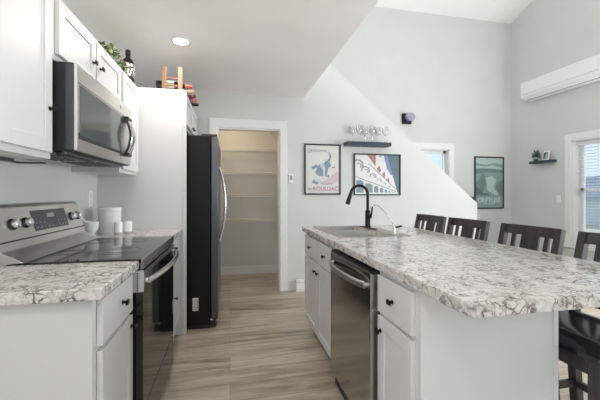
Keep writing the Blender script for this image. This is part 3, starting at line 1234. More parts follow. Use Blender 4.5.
# countertop with the sink cut out (four slabs in one mesh)
IC = (0.637, 1.584, 0.766, 2.906)
SKx0, SKx1, SKy0, SKy1 = 0.735, 1.256, 2.115, 2.870
hx0, hx1, hy0, hy1 = SKx0 + 0.015, SKx1 - 0.015, SKy0 + 0.015, SKy1 - 0.015
mb = MB()
t = bmesh.new()
xs = [IC[0], hx0, hx1, IC[1]]
ys = [IC[2], hy0, hy1, IC[3]]
vg = [[[t.verts.new((x, y, z)) for z in (CB_, CT_)] for y in ys] for x in xs]
for i in range(3):
    for j in range(3):
        if i == 1 and j == 1:
            continue
        t.faces.new((vg[i][j][1], vg[i + 1][j][1], vg[i + 1][j + 1][1], vg[i][j + 1][1]))
        t.faces.new((vg[i][j][0], vg[i][j + 1][0], vg[i + 1][j + 1][0], vg[i + 1][j][0]))
ring = [(i, 0) for i in range(4)] + [(3, j) for j in range(1, 4)] + [(i, 3) for i in (2, 1, 0)] + [(0, 2), (0, 1)]
for (a, b), (c_, d_) in zip(ring, ring[1:] + ring[:1]):
    t.faces.new((vg[a][b][0], vg[c_][d_][0], vg[c_][d_][1], vg[a][b][1]))
inner = [(1, 1), (1, 2), (2, 2), (2, 1)]
for (a, b), (c_, d_) in zip(inner, inner[1:] + inner[:1]):
    t.faces.new((vg[a][b][0], vg[c_][d_][0], vg[c_][d_][1], vg[a][b][1]))
bmesh.ops.recalc_face_normals(t, faces=t.faces)
outer = [e for e in t.edges if all((v.co.x in (IC[0], IC[1])) or (abs(v.co.x - IC[0]) < 1e-6) or (abs(v.co.x - IC[1]) < 1e-6)
                                   or abs(v.co.y - IC[2]) < 1e-6 or abs(v.co.y - IC[3]) < 1e-6 for v in e.verts)
         and len(e.link_faces) == 2 and e.calc_face_angle(0) > 1.0]
bmesh.ops.bevel(t, geom=outer, offset=0.004, segments=2, affect='EDGES')
mb._merge(t)
o = mb.build('countertop', GRAN, smooth=True)
tag(o, 'large pale speckled island countertop overhanging towards the stools', 'countertop')

# ------------------------------------------------------------------ sink
r = empty('sink', ((SKx0 + SKx1) / 2, (SKy0 + SKy1) / 2, CT_), 'stainless double-bowl drop-in sink at the far end of the island', 'sink')
SINKM = mat('sink_steel', (0.48, 0.435, 0.395), 0.33, 1.0)
mb = MB()
zr = CT_ + 0.004
bowls = [(SKx0 + 0.040, SKx1 - 0.105, SKy0 + 0.035, 2.475), (SKx0 + 0.040, SKx1 - 0.105, 2.515, SKy1 - 0.035)]
xs = [SKx0, bowls[0][0], bowls[0][1], SKx1]
ys = [SKy0, bowls[0][2], bowls[0][3], bowls[1][2], bowls[1][3], SKy1]
for i in range(3):
    for j in range(5):
        if i == 1 and j in (1, 3):
            continue
        mb.box(xs[i], xs[i + 1], ys[j], ys[j + 1], CT_ + 0.0006, zr)
mb.build('rim', SINKM, r)
for (a, b, c_, d_) in bowls:
    mb = MB()
    t = bmesh.new()
    top = [t.verts.new(p) for p in ((a, c_, zr - 0.001), (b, c_, zr - 0.001), (b, d_, zr - 0.001), (a, d_, zr - 0.001))]
    q = 0.02
    bot = [t.verts.new(p) for p in ((a + q, c_ + q, CT_ - 0.175), (b - q, c_ + q, CT_ - 0.175), (b - q, d_ - q, CT_ - 0.175), (a + q, d_ - q, CT_ - 0.175))]
    t.faces.new(bot)
    for k in range(4):
        t.faces.new((top[k], bot[k], bot[(k + 1) % 4], top[(k + 1) % 4]))
    es = [e for e in t.edges if not all(v in top for v in e.verts)]
    bmesh.ops.bevel(t, geom=es, offset=0.03, segments=4, affect='EDGES')
    mb._merge(t)
    bo = mb.build('bowl', SINKM, r, smooth=True)
    MB().lathe([(0.0, 0), (0.042, 0), (0.045, 0.003), (0.03, 0.004), (0, 0.002)], ((a + b) / 2, (c_ + d_) / 2, CT_ - 0.1755), 24).build('drain', CHROME, bo, smooth=True)

# black gooseneck faucet
fx, fy = 1.160, 2.640
r = empty('faucet', (fx, fy, zr), 'tall black gooseneck kitchen faucet behind the island sink', 'faucet')
mb = MB()
mb.box(fx - 0.027, fx + 0.027, fy - 0.125, fy + 0.125, zr, zr + 0.007, 0.004)
mb.build('base_plate', BMET, r)
mb = MB()
mb.lathe([(0.026, 0.006), (0.026, 0.012), (0.022, 0.018), (0.022, 0.145), (0.017, 0.155)], (fx, fy, zr), 24)
mb.build('body', BMET, r, smooth=True)
R = 0.080
zt = zr + 0.285
pts = [(fx, fy, zr + 0.15), (fx, fy, zr + 0.22), (fx, fy, zt)]
for i in range(1, 13):
    a = math.pi * i / 12 * 0.94
    pts.append((fx - R + R * math.cos(a), fy - 0.01 * i / 12, zt + R * math.sin(a)))
mb = MB()
mb.tube(pts, 0.0125, 12)
mb.build('spout', BMET, r, smooth=True)
e = Vector(pts[-1])
dv = (Vector(pts[-1]) - Vector(pts[-2])).normalized()
mb = MB()
mb.tube([e - dv * 0.004, e + dv * 0.012, e + dv * 0.03, e + dv * 0.095, e + dv * 0.098], [0.014, 0.0155, 0.017, 0.0205, 0.018], 16)
mb.build('spray_head', BMET, r, smooth=True)
mb = MB()
mb.tube([(fx, fy, zr + 0.10), (fx + 0.01, fy - 0.035, zr + 0.10)], 0.018, 14)
mb.tube([(fx + 0.01, fy - 0.036, zr + 0.10), (fx + 0.013, fy - 0.048, zr + 0.125), (fx + 0.016, fy - 0.058, zr + 0.190)], [0.009, 0.008, 0.0065], 10)
mb.build('lever', BMET, r, smooth=True)
# small chrome filter tap
gx, gy = 1.182, 2.215
r = empty('filter_tap', (gx, gy, zr), 'small chrome filtered-water tap beside the black faucet', 'tap')
mb = MB()
mb.lathe([(0.022, 0), (0.022, 0.004), (0.012, 0.010), (0.010, 0.05), (0.006, 0.058)], (gx, gy, zr), 20)
mb.build('body', CHROME, r, smooth=True)
mb = MB()
pp = [(gx, gy, zr + 0.05), (gx - 0.008, gy + 0.006, zr + 0.085), (gx - 0.055, gy + 0.045, zr + 0.165), (gx - 0.085, gy + 0.07, zr + 0.202), (gx - 0.102, gy + 0.085, zr + 0.212),
      (gx - 0.122, gy + 0.10, zr + 0.208), (gx - 0.134, gy + 0.11, zr + 0.194), (gx - 0.136, gy + 0.113, zr + 0.178)]
mb.tube(pp, 0.0055, 10)
mb.build('spout', CHROME, r, smooth=True)
mb = MB()
mb.tube([(gx, gy, zr + 0.045), (gx + 0.022, gy - 0.012, zr + 0.052), (gx + 0.048, gy - 0.022, zr + 0.060)], [0.007, 0.006, 0.008], 8, sx=0.6)
mb.build('lever', BMET, r, smooth=True)

# ------------------------------------------------------------------ dishwasher
r = empty('dishwasher', (0.95, (IYA + IYB) / 2, 0), 'stainless dishwasher built into the island between the white cabinets', 'dishwasher')
dy0, dy1 = IYA + 0.006, IYB - 0.006
DF = 0.622
mb = MB()
mb.box(IX, IR - 0.03, dy0, dy1, 0.02, 0.866)
mb.build('body', BLACK, r)
mb = MB()
mb.box(DF, IX - 0.002, dy0, dy1, 0.108, 0.850, 0.004)
dd = mb.build('door', STEEL_W, r)
mb = MB()
mb.box(DF + 0.006, IX, dy0 + 0.002, dy1 - 0.002, 0.8505, 0.862, 0.001)
mb.build('control_strip', BLACK, r)
mb = MB()
mb.box(IX - 0.012, IX + 0.02, dy0, dy1, 0.01, 0.103)
mb.build('kick_plate', BLACK, r)
N = 16
pts = [(DF - 0.012 - 0.036 * math.sin(math.pi * i / N) ** 0.7, dy0 + 0.035 + (dy1 - dy0 - 0.07) * i / N, 0.790) for i in range(N + 1)]
mb = MB()
mb.tube(pts, 0.017, 12, sx=0.55, up=(0, 0, 1))
mb.cyl((DF + 0.001, dy0 + 0.04, 0.790), 0.012, 0.016, '-X', 12)
mb.cyl((DF + 0.001, dy1 - 0.04, 0.790), 0.012, 0.016, '-X', 12)
mb.build('handle', mat('dishwasher_handle_metal', (0.52, 0.51, 0.50), 0.33, 1.0), dd, smooth=True)
mb = MB()
mb.cyl((DF, dy0 + 0.29, 0.20), 0.010, 0.001, '-X', 16)
mb.build('badge', mat('badge_dark', (0.12, 0.12, 0.13), 0.3, 0.8), dd)


# ------------------------------------------------------------------ stools
def make_stool():
    r = empty('bar_stool', (1.52, 0, 0))
    sx0, sx1, hw = 1.330, 1.715, 0.205
    for y in (-1, 1):
        mb = MB()       # front legs
        mb.box(sx0 + 0.005, sx0 + 0.047, y * (hw - 0.042), y * hw, 0, 0.585, 0.003)
        mb.build('leg', ESPRESSO, r)
        mb = MB()       # rear leg that runs up into the back post
        ys = (y * (hw - 0.040), y * hw)
        side = [(1.725, 0), (1.690, 0.45), (1.690, 0.62), (1.722, 0.82), (1.768, 1.020), (1.800, 1.014), (1.762, 0.82), (1.735, 0.62), (1.735, 0.45), (1.765, 0)]
        mb.prism([(x, min(ys), z) for x, z in side], (0, 0.040, 0), bev=0.002)
        mb.build('leg', ESPRESSO, r)
    mb = MB()
    mb.box(sx0 + 0.002, sx0 + 0.024, -hw + 0.04, hw - 0.04, 0.525, 0.586, 0.002)
    mb.box(1.700, 1.722, -hw + 0.04, hw - 0.04, 0.525, 0.586, 0.002)
    for y in (-1, 1):
        mb.box(sx0 + 0.045, 1.700, y * (hw - 0.028), y * (hw - 0.006), 0.525, 0.586, 0.002)
    mb.build('apron', ESPRESSO, r)
    mb = MB()
    for y in (-1, 1):
        mb.box(sx0 + 0.045, 1.705, y * (hw - 0.030), y * (hw - 0.010), 0.235, 0.270, 0.002)
    mb.box(sx0 + 0.015, sx0 + 0.037, -hw + 0.04, hw - 0.04, 0.165, 0.205, 0.002)
    mb.box(1.712, 1.732, -hw + 0.04, hw - 0.04, 0.235, 0.270, 0.002)
    mb.build('stretcher', ESPRESSO, r)
    # padded seat, domed
    t = bmesh.new()
    n = 14
    g = []
    for i in range(n + 1):
        row = []
        for j in range(n + 1):
            u, v = i / n * 2 - 1, j / n * 2 - 1
            d = (1 - abs(u) ** 5) * (1 - abs(v) ** 5)
            row.append(t.verts.new((sx0 - 0.012 + (1.700 - sx0 + 0.012) * i / n, (hw + 0.008) * v, 0.606 + 0.046 * max(0, d) ** 0.5)))
        g.append(row)
    for i in range(n):
        for j in range(n):
            t.faces.new((g[i][j], g[i + 1][j], g[i + 1][j + 1], g[i][j + 1]))
    be = [e for e in t.edges if e.is_boundary]
    ex = bmesh.ops.extrude_edge_only(t, edges=be)
    for v in [x for x in ex['geom'] if isinstance(x, bmesh.types.BMVert)]:
        v.co.z = 0.587
    bv = [e for e in t.edges if e.is_boundary]
    bmesh.ops.holes_fill(t, edges=bv)
    bmesh.ops.recalc_face_normals(t, faces=t.faces)
    mb = MB()
    mb._merge(t)
    mb.build('seat', LEATHER, r, smooth=True)

    def xb(z):       # back plane: x of the front face at height z
        return 1.722 + (z - 0.82) * 0.046 / 0.2 if z > 0.82 else 1.690 + (z - 0.62) * 0.032 / 0.2

    def rail(z0, z1, name, bow=0.016, th=0.022):
        mb = MB()
        n = 10
        t = bmesh.new()
        rows = []
        for i in range(n + 1):
            y = -hw + 0.038 + (2 * hw - 0.076) * i / n
            k = bow * (1 - (y / hw) ** 2)
            rows.append([t.verts.new((xb(z0) + 0.006 + k, y, z0)), t.verts.new((xb(z1) + 0.006 + k, y, z1)),
                         t.verts.new((xb(z1) + 0.006 + k + th, y, z1)), t.verts.new((xb(z0) + 0.006 + k + th, y, z0))])
        for A, B in zip(rows, rows[1:]):
            for k in range(4):
                t.faces.new((A[k], A[(k + 1) % 4], B[(k + 1) % 4], B[k]))
        t.faces.new(rows[0])
        t.faces.new(list(reversed(rows[-1])))
        bmesh.ops.recalc_face_normals(t, faces=t.faces)
        mb._merge(t)
        mb.build(name, ESPRESSO, r)
    rail(0.960, 1.018, 'top_rail')
    rail(0.664, 0.718, 'lower_rail')
    for y0, y1, nm in ((-0.125, -0.097, 'slat'), (-0.060, 0.060, 'center_panel'), (0.097, 0.125, 'slat')):
        mb = MB()
        ym = (y0 + y1) / 2
        k = 0.016 * (1 - (ym / hw) ** 2) + 0.011
        za, zb, zc = 0.714, 0.82, 0.964
        side = [(xb(za) + k, za), (xb(zb) + k, zb), (xb(zc) + k, zc), (xb(zc) + k + 0.012, zc), (xb(zb) + k + 0.012, zb), (xb(za) + k + 0.012, za)]
        mb.prism([(x, y0, z) for x, z in side], (0, y1 - y0, 0))
        mb.build(nm, ESPRESSO, r)
    return r


ST = [(1.160, 'black bar stool nearest the viewer, its glossy seat showing beside the island end'),
      (1.655, 'black bar stool second nearest the viewer along the island'),
      (2.190, 'black bar stool third from the viewer along the island'),
      (2.665, 'black bar stool farthest along the island, by the sink tap')]
proto = make_stool()
for i, (y, lab) in enumerate(ST):
    o = proto if i == 0 else copy_tree(proto)
    o.location = (1.52, y, 0)
    tag(o, lab, 'stool', 'bar stools along the island')

# ------------------------------------------------------------------ things on the back wall
INK = {}


def ink(name, c):
    if name not in INK:
        INK[name] = mat('ink_' + name, c, 0.55)
    return INK[name]


class Poster:
    """flat framed print on a wall facing -Y"""
    def __init__(self, name, label, x0, x1, z0, z1, yw, paper, fw=0.018, mat_w=0.012):
        self.r = empty(name, ((x0 + x1) / 2, yw, z0), label, 'picture')
        mb = MB()
        d = 0.022
        mb.box(x0, x0 + fw, yw - d, yw, z0, z1, 0.002)
        mb.box(x1 - fw, x1, yw - d, yw, z0, z1, 0.002)
        mb.box(x0 + fw, x1 - fw, yw - d, yw, z0, z0 + fw, 0.002)
        mb.box(x0 + fw, x1 - fw, yw - d, yw, z1 - fw, z1, 0.002)
        mb.build('frame', FRAMEB, self.r)
        mb = MB()
        mb.box(x0 + fw - 0.001, x1 - fw + 0.001, yw - 0.010, yw - 0.002, z0 + fw - 0.001, z1 - fw + 0.001)
        self.p = mb.build('print', paper, self.r)
        self.x0, self.x1, self.z0, self.z1 = x0 + fw, x1 - fw, z0 + fw, z1 - fw
        self.y = yw - 0.010
        self.n = 0

    def P(self, u, v, lay):
        return (self.x0 + (self.x1 - self.x0) * u, self.y - 0.0003 * lay, self.z0 + (self.z1 - self.z0) * v)

    def poly(self, polys, m, lay=1, name='artwork'):
        mb = MB()
        for pts in polys:
            mb.prism([self.P(min(1, max(0, u)), min(1, max(0, v)), lay) for u, v in pts], (0, 0.0003 * lay + 0.0005, 0))
        return mb.build(name, m, self.p)

    def text(self, s, u, v, h, m, sx=1.0, bold=0.0, lay=4):
        p = self.P(u, v, lay)
        M = Matrix.Translation(p) @ Matrix.Rotation(R90, 4, 'X')
        return text_mesh(s, h, M, m, 'lettering', self.p, bold, sx)


def arc(cx, cy, r0, r1, a0, a1, n=10, sy=1.0):
    o = [(cx + r1 * math.cos(a0 + (a1 - a0) * i / n), cy + sy * r1 * math.sin(a0 + (a1 - a0) * i / n)) for i in range(n + 1)]
    o += [(cx + r0 * math.cos(a1 + (a0 - a1) * i / n), cy + sy * r0 * math.sin(a1 + (a0 - a1) * i / n)) for i in range(n + 1)]
    return o


cream = mat('poster_paper_cream', (0.66, 0.655, 0.64), 0.4)
p1 = Poster('framed_poster', 'tall black-framed poster with blue-grey figure and pink lettering by the pantry', 0.916, 1.396, 1.200, 1.846, YN, cream)
blue = ink('slate_blue', (0.22, 0.29, 0.36))
pale = ink('pale_blue', (0.50, 0.58, 0.66))
pink = ink('rose', (0.62, 0.49, 0.52))
red = ink('faded_red', (0.50, 0.26, 0.30))
grey = ink('soft_grey', (0.26, 0.26, 0.27))
p1.poly([[(0.42, 0.20), (0.62, 0.30), (0.78, 0.38), (0.95, 0.47), (0.97, 0.26), (0.80, 0.20), (0.60, 0.17)]], pink, 1)
p1.poly([[(0.16, 0.55), (0.32, 0.60), (0.36, 0.55), (0.20, 0.49)],
         [(0.27, 0.42), (0.38, 0.60), (0.50, 0.55), (0.52, 0.35), (0.40, 0.36)],
         [(0.17, 0.22), (0.22, 0.28), (0.38, 0.22), (0.34, 0.18)],
         [(0.52, 0.62), (0.60, 0.68), (0.70, 0.66), (0.76, 0.58), (0.66, 0.52), (0.62, 0.38), (0.66, 0.33), (0.56, 0.36), (0.57, 0.52)]], blue, 2)
p1.poly([[(0.40, 0.60), (0.50, 0.66), (0.55, 0.58), (0.50, 0.50)], [(0.22, 0.30), (0.40, 0.30), (0.46, 0.24), (0.36, 0.23)],
         [(0.52, 0.70), (0.56, 0.72), (0.62, 0.70), (0.57, 0.65)], [(0.60, 0.86), (0.66, 0.90), (0.72, 0.86), (0.68, 0.83)]], pale, 3)
p1.poly([[(0.62, 0.68), (0.70, 0.74), (0.69, 0.86), (0.72, 0.86), (0.76, 0.76), (0.70, 0.66)], [(0.78, 0.55), (0.86, 0.57), (0.87, 0.54), (0.80, 0.52)],
         [(0.64, 0.36), (0.67, 0.32), (0.70, 0.36), (0.66, 0.40)]], grey, 3)
p1.poly([arc(0.11, 0.885, 0.050, 0.062, 0, 6.28, 22, 0.75)], grey, 3)
p1.text('SANDOVOU', 0.36, 0.885, 0.036, grey, 1.15, 0.0006)
p1.text('DES VIGNES', 0.62, 0.195, 0.026, grey, 1.2)
p1.text('de', 0.12, 0.09, 0.05, grey, 1.0, 0.001)
p1.text('ROULLIAC', 0.585, 0.09, 0.070, red, 1.02, 0.0016)

white_p = mat('poster_paper_white', (0.72, 0.72, 0.72), 0.4)
p2 = Poster('framed_poster', 'wide dark-framed print of white scrolls and flags below the floating shelf', 1.576, 2.241, 1.192, 1.738, YN, white_p, 0.016)
teal = ink('slate_teal', (0.11, 0.16, 0.185))
teal2 = ink('grey_teal', (0.23, 0.28, 0.30))
viol = ink('violet_blue', (0.21, 0.23, 0.44))
brick = ink('dusty_red', (0.42, 0.17, 0.19))
p2.poly([[(0.71, 1.0), (1.0, 1.0), (1.0, 0.0), (0.96, 0.02)]], teal, 1)
p2.poly([[(0.64, 1.0), (0.71, 1.0), (0.86, 0.48), (0.80, 0.50), (0.71, 0.66)]], viol, 2)
p2.poly([[(0.27, 1.0), (0.46, 1.0), (0.46, 0.72), (0.42, 0.76)], [(0.48, 0.64), (0.54, 0.74), (0.58, 0.60), (0.55, 0.55)],
         [(0.60, 0.52), (0.66, 0.58), (0.68, 0.46), (0.65, 0.42)], [(0.70, 0.38), (0.76, 0.42), (0.77, 0.30)]], brick, 2)
p2.poly([[(0.52, 0.97), (0.60, 0.99), (0.57, 0.95)]], teal, 3)
arches = []
for a, b in ((0.03, 0.19), (0.23, 0.39), (0.42, 0.52), (0.55, 0.63), (0.66, 0.72), (0.745, 0.79), (0.81, 0.845), (0.86, 0.885)):
    f = lambda u: 0.40 - 0.40 * u
    arches.append([(a, 0.04), (b, 0.035), (b, f(b) - 0.01), ((a + b) / 2, f((a + b) / 2) + 0.0), (a, f(a) - 0.04)])
p2.poly(arches, teal2, 2)
sc = []
for k, (cx, cy, rr) in enumerate(((0.06, 0.74, 0.13), (0.23, 0.60, 0.10), (0.40, 0.45, 0.075), (0.54, 0.34, 0.055), (0.66, 0.25, 0.04), (0.76, 0.18, 0.028))):
    sc.append(arc(cx, cy, rr * 0.72, rr, -0.6, 3.3, 12, 1.15))
    sc.append(arc(cx + rr * 0.2, cy - rr * 0.1, rr * 0.28, rr * 0.46, -1.2, 2.6, 10, 1.15))
p2.poly(sc, ink('scroll_grey', (0.30, 0.32, 0.34)), 3)
p2.poly([[(0.0, 0.46), (0.0, 0.44), (0.92, 0.05), (0.93, 0.07)], [(0.30, 0.80), (0.29, 0.78), (0.93, 0.10), (0.94, 0.12)]], ink('scroll_grey', (0.3, 0.32, 0.34)), 3)

# thermostat beside the pantry
r = empty('thermostat', (0.735, YN, 1.32), 'small white thermostat on the wall right of the pantry casing', 'thermostat')
MB().box(0.715, 0.770, YN - 0.020, YN, 1.345, 1.455, 0.004).build('housing', WHITEP, r)
MB().box(0.730, 0.762, YN - 0.0215, YN - 0.018, 1.385, 1.440, 0.001).build('screen', mat('lcd_grey', (0.28, 0.29, 0.30), 0.25), r)

# white heater end on the baseboard
r = empty('baseboard_heater', (0.95, 3.97, 0), 'low white baseboard heater behind the far end of the island', 'heater')
MB().box(0.800, 1.75, YN - 0.075, YN - 0.015, 0.0, 0.145, 0.006).build('housing', WHITEP, r)
mb = MB()
mb.box(0.81, 1.74, YN - 0.0765, YN - 0.074, 0.112, 0.118)
mb.box(0.81, 1.74, YN - 0.0765, YN - 0.074, 0.022, 0.028)
mb.build('slot', GREYP, r)

# floating shelf with glasses
mb = MB()
mb.box(1.438, 2.037, YN - 0.15, YN, 1.824, 1.872, 0.003)
tag(mb.build('floating_shelf', NAVY), 'dark navy floating shelf holding stemmed glasses on the back wall', 'shelf')


def make_glass(x, y):
    g = empty('wine_glass', (x, y, 1.872))
    prof = [(0, 0.0), (0.034, 0.0), (0.035, 0.002), (0.012, 0.006), (0.0045, 0.014), (0.004, 0.085), (0.010, 0.094), (0.030, 0.118), (0.038, 0.150), (0.036, 0.185),
            (0.031, 0.212), (0.0298, 0.212), (0.0345, 0.184), (0.0362, 0.150), (0.028, 0.120), (0.010, 0.099), (0, 0.098)]
    MB().lathe(prof[:1] + prof[1:], (x, y, 1.872), 24).build('glass', WINEGL, g, smooth=True)
    return g


GN = ['first from the pantry side, back row', 'second from the pantry side, back row', 'third from the pantry side, back row',
      'first from the pantry side, front row', 'second from the pantry side, front row', 'third from the pantry side, front row']
gp = None
for i in range(6):
    x = 1.535 + 0.180 * (i % 3) + (0.075 if i >= 3 else 0)
    y = YN - 0.048 if i < 3 else YN - 0.106
    if gp is None:
        gp = make_glass(x, y)
        o = gp
    else:
        o = copy_tree(gp)
        o.location = (x, y, 1.872)
    tag(o, 'clear stemmed wine glass on the navy shelf, ' + GN[i], 'glass', 'wine glasses on the floating shelf')

# ------------------------------------------------------------------ things on the far and right walls
# small dark lamp on the stair wall
r = empty('wall_light', (2.880, YF, 2.46), 'small black wall light with a violet hexagonal front on the stair wall', 'wall light')
MB().box(2.800, 2.965, YF - 0.035, YF, 2.375, 2.545, 0.004).build('mount', BMET, r)
mb = MB()
hex_ = [(2.915 + 0.082 * math.cos(k * math.pi / 3), YF - 0.11, 2.482 + 0.074 * math.sin(k * math.pi / 3)) for k in range(6)]
mb.prism(hex_, (0, 0.076, 0), bev=0.004)
mb.build('lens', mat('violet_lens', (0.33, 0.32, 0.46), 0.25), r)

green_p = mat('poster_paper_green', (0.23, 0.33, 0.31), 0.35)
p3 = Poster('framed_poster', 'tall black-framed green landscape poster reading DRIFTLESS', 4.195, 4.800, 0.945, 1.868, YF, green_p, 0.022)
lt = ink('mist', (0.42, 0.53, 0.50))
md = ink('mid_green', (0.15, 0.22, 0.21))
dk = ink('deep_green', (0.10, 0.145, 0.14))
p3.poly([[(0, 1.0), (1, 1.0), (1, 0.88), (0.7, 0.90), (0.4, 0.86), (0, 0.90)], [(0, 0.84), (0.35, 0.82), (0.6, 0.85), (1, 0.80), (1, 0.77), (0.5, 0.79), (0, 0.79)]], lt, 1)
p3.poly([[(0, 0.76), (0.3, 0.79), (0.6, 0.77), (1.0, 0.75), (1.0, 0.70), (0.5, 0.72), (0.3, 0.70), (0, 0.68)]], md, 1)
p3.poly([[(0.0, 0.50), (0.12, 0.55), (0.24, 0.68), (0.34, 0.66), (0.38, 0.50), (0.34, 0.38), (0.18, 0.24), (0.0, 0.24)],
         [(1.0, 0.56), (0.86, 0.52), (0.74, 0.42), (0.80, 0.32), (0.90, 0.24), (1.0, 0.24)]], md, 2)
p3.poly([[(0.0, 0.42), (0.10, 0.40), (0.26, 0.30), (0.45, 0.28), (0.56, 0.24), (0.0, 0.24)]], dk, 3)
p3.poly([[(0.36, 0.60), (0.60, 0.64), (0.78, 0.55), (0.66, 0.44), (0.70, 0.36), (0.84, 0.28), (0.78, 0.24), (0.62, 0.28), (0.42, 0.36), (0.42, 0.48)]], lt, 3)
p3.text('DRIFTLESS', 0.5, 0.145, 0.118, ink('pale_mint', (0.50, 0.60, 0.58)), 0.86, 0.002)
p3.text('WISCONSIN', 0.5, 0.075, 0.036, ink('pale_mint', (0.50, 0.60, 0.58)), 1.25)

# dark handrail on the stair wall, its lower end by the poster
r = empty('handrail', (4.0, YF - 0.06, 1.0), 'dark stair handrail whose end shows left of the DRIFTLESS poster', 'handrail')
mb = MB()
mb.prism([(4.135, YF - 0.075, 1.070), (4.085, YF - 0.075, 1.070), (4.085, YF - 0.075, 1.080), (2.6, YF - 0.075, 2.302 - 0.31), (2.6, YF - 0.075, 2.378 - 0.31), (4.085, YF - 0.075, 1.156), (4.135, YF - 0.075, 1.156)], (0, 0.036, 0), bev=0.003)
mb.build('rail', FRAMEB, r)
mb = MB()
mb.cyl((4.1, YF - 0.045, 1.11), 0.012, 0.045, 'Y', 10)
mb.cyl((3.0, YF - 0.045, 1.71), 0.012, 0.045, 'Y', 10)
mb.build('bracket', BMET, r)

# mini split on the right wall
r = empty('air_conditioner', (XR, 4.0, 2.765), 'white wall-mounted air conditioner high on the right wall', 'air conditioner')
ay0, ay1 = 3.36, 4.60
az0, az1 = 2.765, 3.060
mb = MB()
d = 0.215
prof = [(XR, az1), (XR - d + 0.012, az1), (XR - d, az1 - 0.014), (XR - d, az0 + 0.085), (XR - d + 0.012, az0 + 0.045), (XR - d + 0.075, az0 + 0.006), (XR - 0.10, az0), (XR, az0)]
mb.prism([(x, ay0, z) for x, z in prof], (0, ay1 - ay0, 0), bev=0.004)
mb.build('housing', WHITEP, r)
mb = MB()
mb.box(XR - d - 0.0006, XR - d + 0.002, ay0 + 0.04, ay1 - 0.03, az0 + 0.087, az0 + 0.091)
sv = Vector((0.063, 0, -0.039))
a = Vector((XR - d + 0.010, 0, az0 + 0.050))
mb.build('panel_seam', mat('seam_grey', (0.30, 0.30, 0.31), 0.5), r)
mb = MB()
mb.prism([(XR - d + 0.0115, ay0 + 0.10, az0 + 0.0455), (XR - d + 0.0745, ay0 + 0.10, az0 + 0.0055), (XR - d + 0.073, ay0 + 0.10, az0 + 0.0025), (XR - d + 0.009, ay0 + 0.10, az0 + 0.0435)], (0, ay1 - ay0 - 0.16, 0))
mb.build('louver', WHITEP, r)
mb = MB()
mb.box(XR - d + 0.074, XR - d + 0.088, ay0 + 0.09, ay1 - 0.05, az0 - 0.0005, az0 + 0.010)
mb.build('outlet_slot', mat('slot_dark', (0.10, 0.10, 0.11), 0.6), r)

# little shelf with a spiky sphere and a framed picture
sy0, sy1, sz = 4.155, 4.54, 1.745
mb = MB()
mb.box(XR - 0.11, XR, sy0, sy1, sz - 0.040, sz, 0.003)
tag(mb.build('wall_shelf', NAVY), 'small dark wall shelf on the right wall near the corner', 'shelf')
r = empty('picture_frame', (XR - 0.05, 4.285, sz), 'small white photo frame standing on the little right-wall shelf', 'picture frame')
mb = MB()
M = Matrix.Translation((XR - 0.060, 4.285, sz)) @ Matrix.Rotation(math.radians(-14), 4, 'Z') @ Matrix.Rotation(math.radians(6), 4, 'Y')
mb.box(-0.008, 0.006, -0.066, 0.066, 0.001, 0.148, 0.002, M=M)
mb.build('frame', WHITEP, r)
MB().box(-0.0095, -0.007, -0.046, 0.046, 0.024, 0.124, 0, M=M).build('photo', mat('photo_dark', (0.10, 0.14, 0.14), 0.3), r)
MB().prism([(-0.0100, -0.04, 0.03), (-0.0100, 0.02, 0.03), (-0.0100, -0.01, 0.10), (-0.0100, -0.035, 0.11)], (0.001, 0, 0), M=M).build('photo_motif', mat('photo_pale', (0.5, 0.55, 0.52), 0.3), r)
MB().box(0.01, 0.026, 0.01, 0.03, 0.0, 0.11, 0, M=M).build('stand', BMET, r)
r = empty('succulent', (XR - 0.072, 4.450, sz), 'dark spiky ball plant on the left of the little right-wall shelf', 'plant')
MB().lathe([(0, 0), (0.028, 0), (0.034, 0.03), (0.03, 0.032), (0, 0.03)], (XR - 0.072, 4.450, sz), 16).build('pot', mat('pot_blue', (0.05, 0.07, 0.09), 0.4), r, smooth=True)
mb = MB()
rnd = random.Random(4)
for k in range(110):
    a = rnd.uniform(0, 6.28)
    e_ = rnd.uniform(-0.5, 1.4)
    dv = Vector((math.cos(a) * math.cos(e_), math.sin(a) * math.cos(e_), math.sin(e_)))
    c0 = Vector((XR - 0.072, 4.450, sz + 0.088))
    L = 0.068 if e_ < 1.0 else 0.10
    p = c0 + dv * L
    mb.tube([c0 + dv * 0.012, c0 + dv * L * 0.6, p], [0.006, 0.005, 0.001], 5)
mb.build('spikes', mat('succulent_green', (0.07, 0.10, 0.09), 0.5), r)

# light switch
r = empty('light_switch', (XR, 4.13, 1.05), 'white light switch plate on the right wall beside the window', 'switch')
MB().box(XR - 0.006, XR, 4.09, 4.165, 1.075, 1.19, 0.002).build('plate', WHITEP, r)
MB().box(XR - 0.010, XR - 0.005, 4.113, 4.142, 1.10, 1.165, 0.002).build('rocker', WHITEP, r)

# thin white vinyl lets some light through
SLAT = mat('vinyl_slat', (0.85, 0.85, 0.85), 0.5)
nt, n, l, bs = nodes(SLAT)
tl = n.new('ShaderNodeBsdfTranslucent')
tl.inputs[0].default_value = (0.85, 0.86, 0.87, 1)
mx = n.new('ShaderNodeMixShader')
mx.inputs[0].default_value = 0.5
l.new(bs.outputs[0], mx.inputs[1])
l.new(tl.outputs[0], mx.inputs[2])
l.new(mx.outputs[0], n['Material Output'].inputs[0])
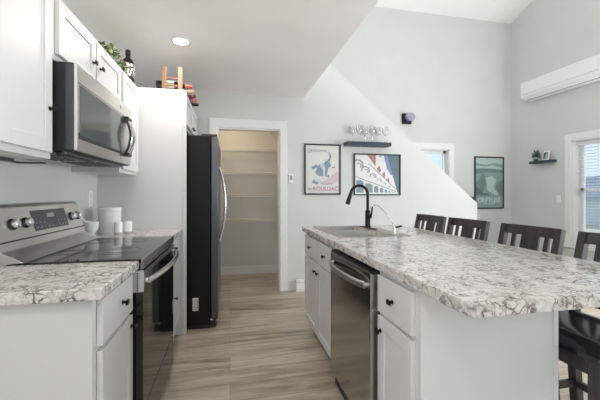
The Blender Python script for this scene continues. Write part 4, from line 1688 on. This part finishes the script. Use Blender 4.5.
# blind in the right-wall window: slats are pattern of one part
r = empty('window_blind', (XR, 3.5, 2.0), 'white horizontal blind hanging in the right-wall window', 'blind')
mb = MB()
BL0, BL1 = 3.098, 3.912
mb.box(XR + 0.088, XR + 0.144, BL0, BL1, 1.925, 1.982, 0.003)
mb.build('headrail', WHITEP, r)
mb = MB()
z = 0.56
while z < 1.90:
    M = Matrix.Translation((XR + 0.116, 0, z)) @ Matrix.Rotation(math.radians(4), 4, 'Y')
    mb.box(-0.021, 0.021, BL0, BL1, -0.0014, 0.0014, M=M)
    z += 0.044
o = mb.build('slats', SLAT, r)
mb = MB()
for y in (3.20, 3.505, 3.81):
    mb.box(XR + 0.092, XR + 0.0932, y - 0.004, y + 0.004, 0.55, 1.93)
mb.build('ladder_cord', WHITEP, r)
mb = MB()
mb.box(XR + 0.092, XR + 0.140, BL0, BL1, 0.520, 0.545, 0.003)
mb.build('bottom_rail', WHITEP, r)

# outside: neighbour house and trees
r = empty('house', (22, 14, -0.5), 'distant dark-roofed house outside the right-wall window', 'house')
MB().box(19, 26, 11, 22, -0.5, 1.0).build('walls', mat('siding_grey', (0.62, 0.66, 0.72), 0.8), r)
mb = MB()
mb.prism([(18.6, 10.6, 1.0), (26.4, 10.6, 1.0), (22.5, 10.6, 2.3)], (0, 11.8, 0))
mb.build('roof', mat('shingles', (0.17, 0.23, 0.31), 0.9), r)
r = empty('deck_railing', (XR + 3.1, 3, 0), 'grey deck railing outside the right-wall window', 'railing')
mb = MB()
mb.box(XR + 3.08, XR + 3.16, -2.9, 5.4, 0.86, 0.93)
mb.box(XR + 3.09, XR + 3.14, -2.9, 5.4, 0.06, 0.12)
rl = mb.build('rail', DECKW, r)
mb = MB()
for k in range(70):
    y = -2.85 + k * 0.119
    mb.box(XR + 3.10, XR + 3.135, y, y + 0.035, 0.11, 0.87)
mb.build('balusters', DECKW, r)
mb = MB()
for k in range(6):
    y = -2.9 + k * 1.64
    mb.box(XR + 3.07, XR + 3.17, y, y + 0.09, -0.02, 1.0)
mb.build('posts', DECKW, r)
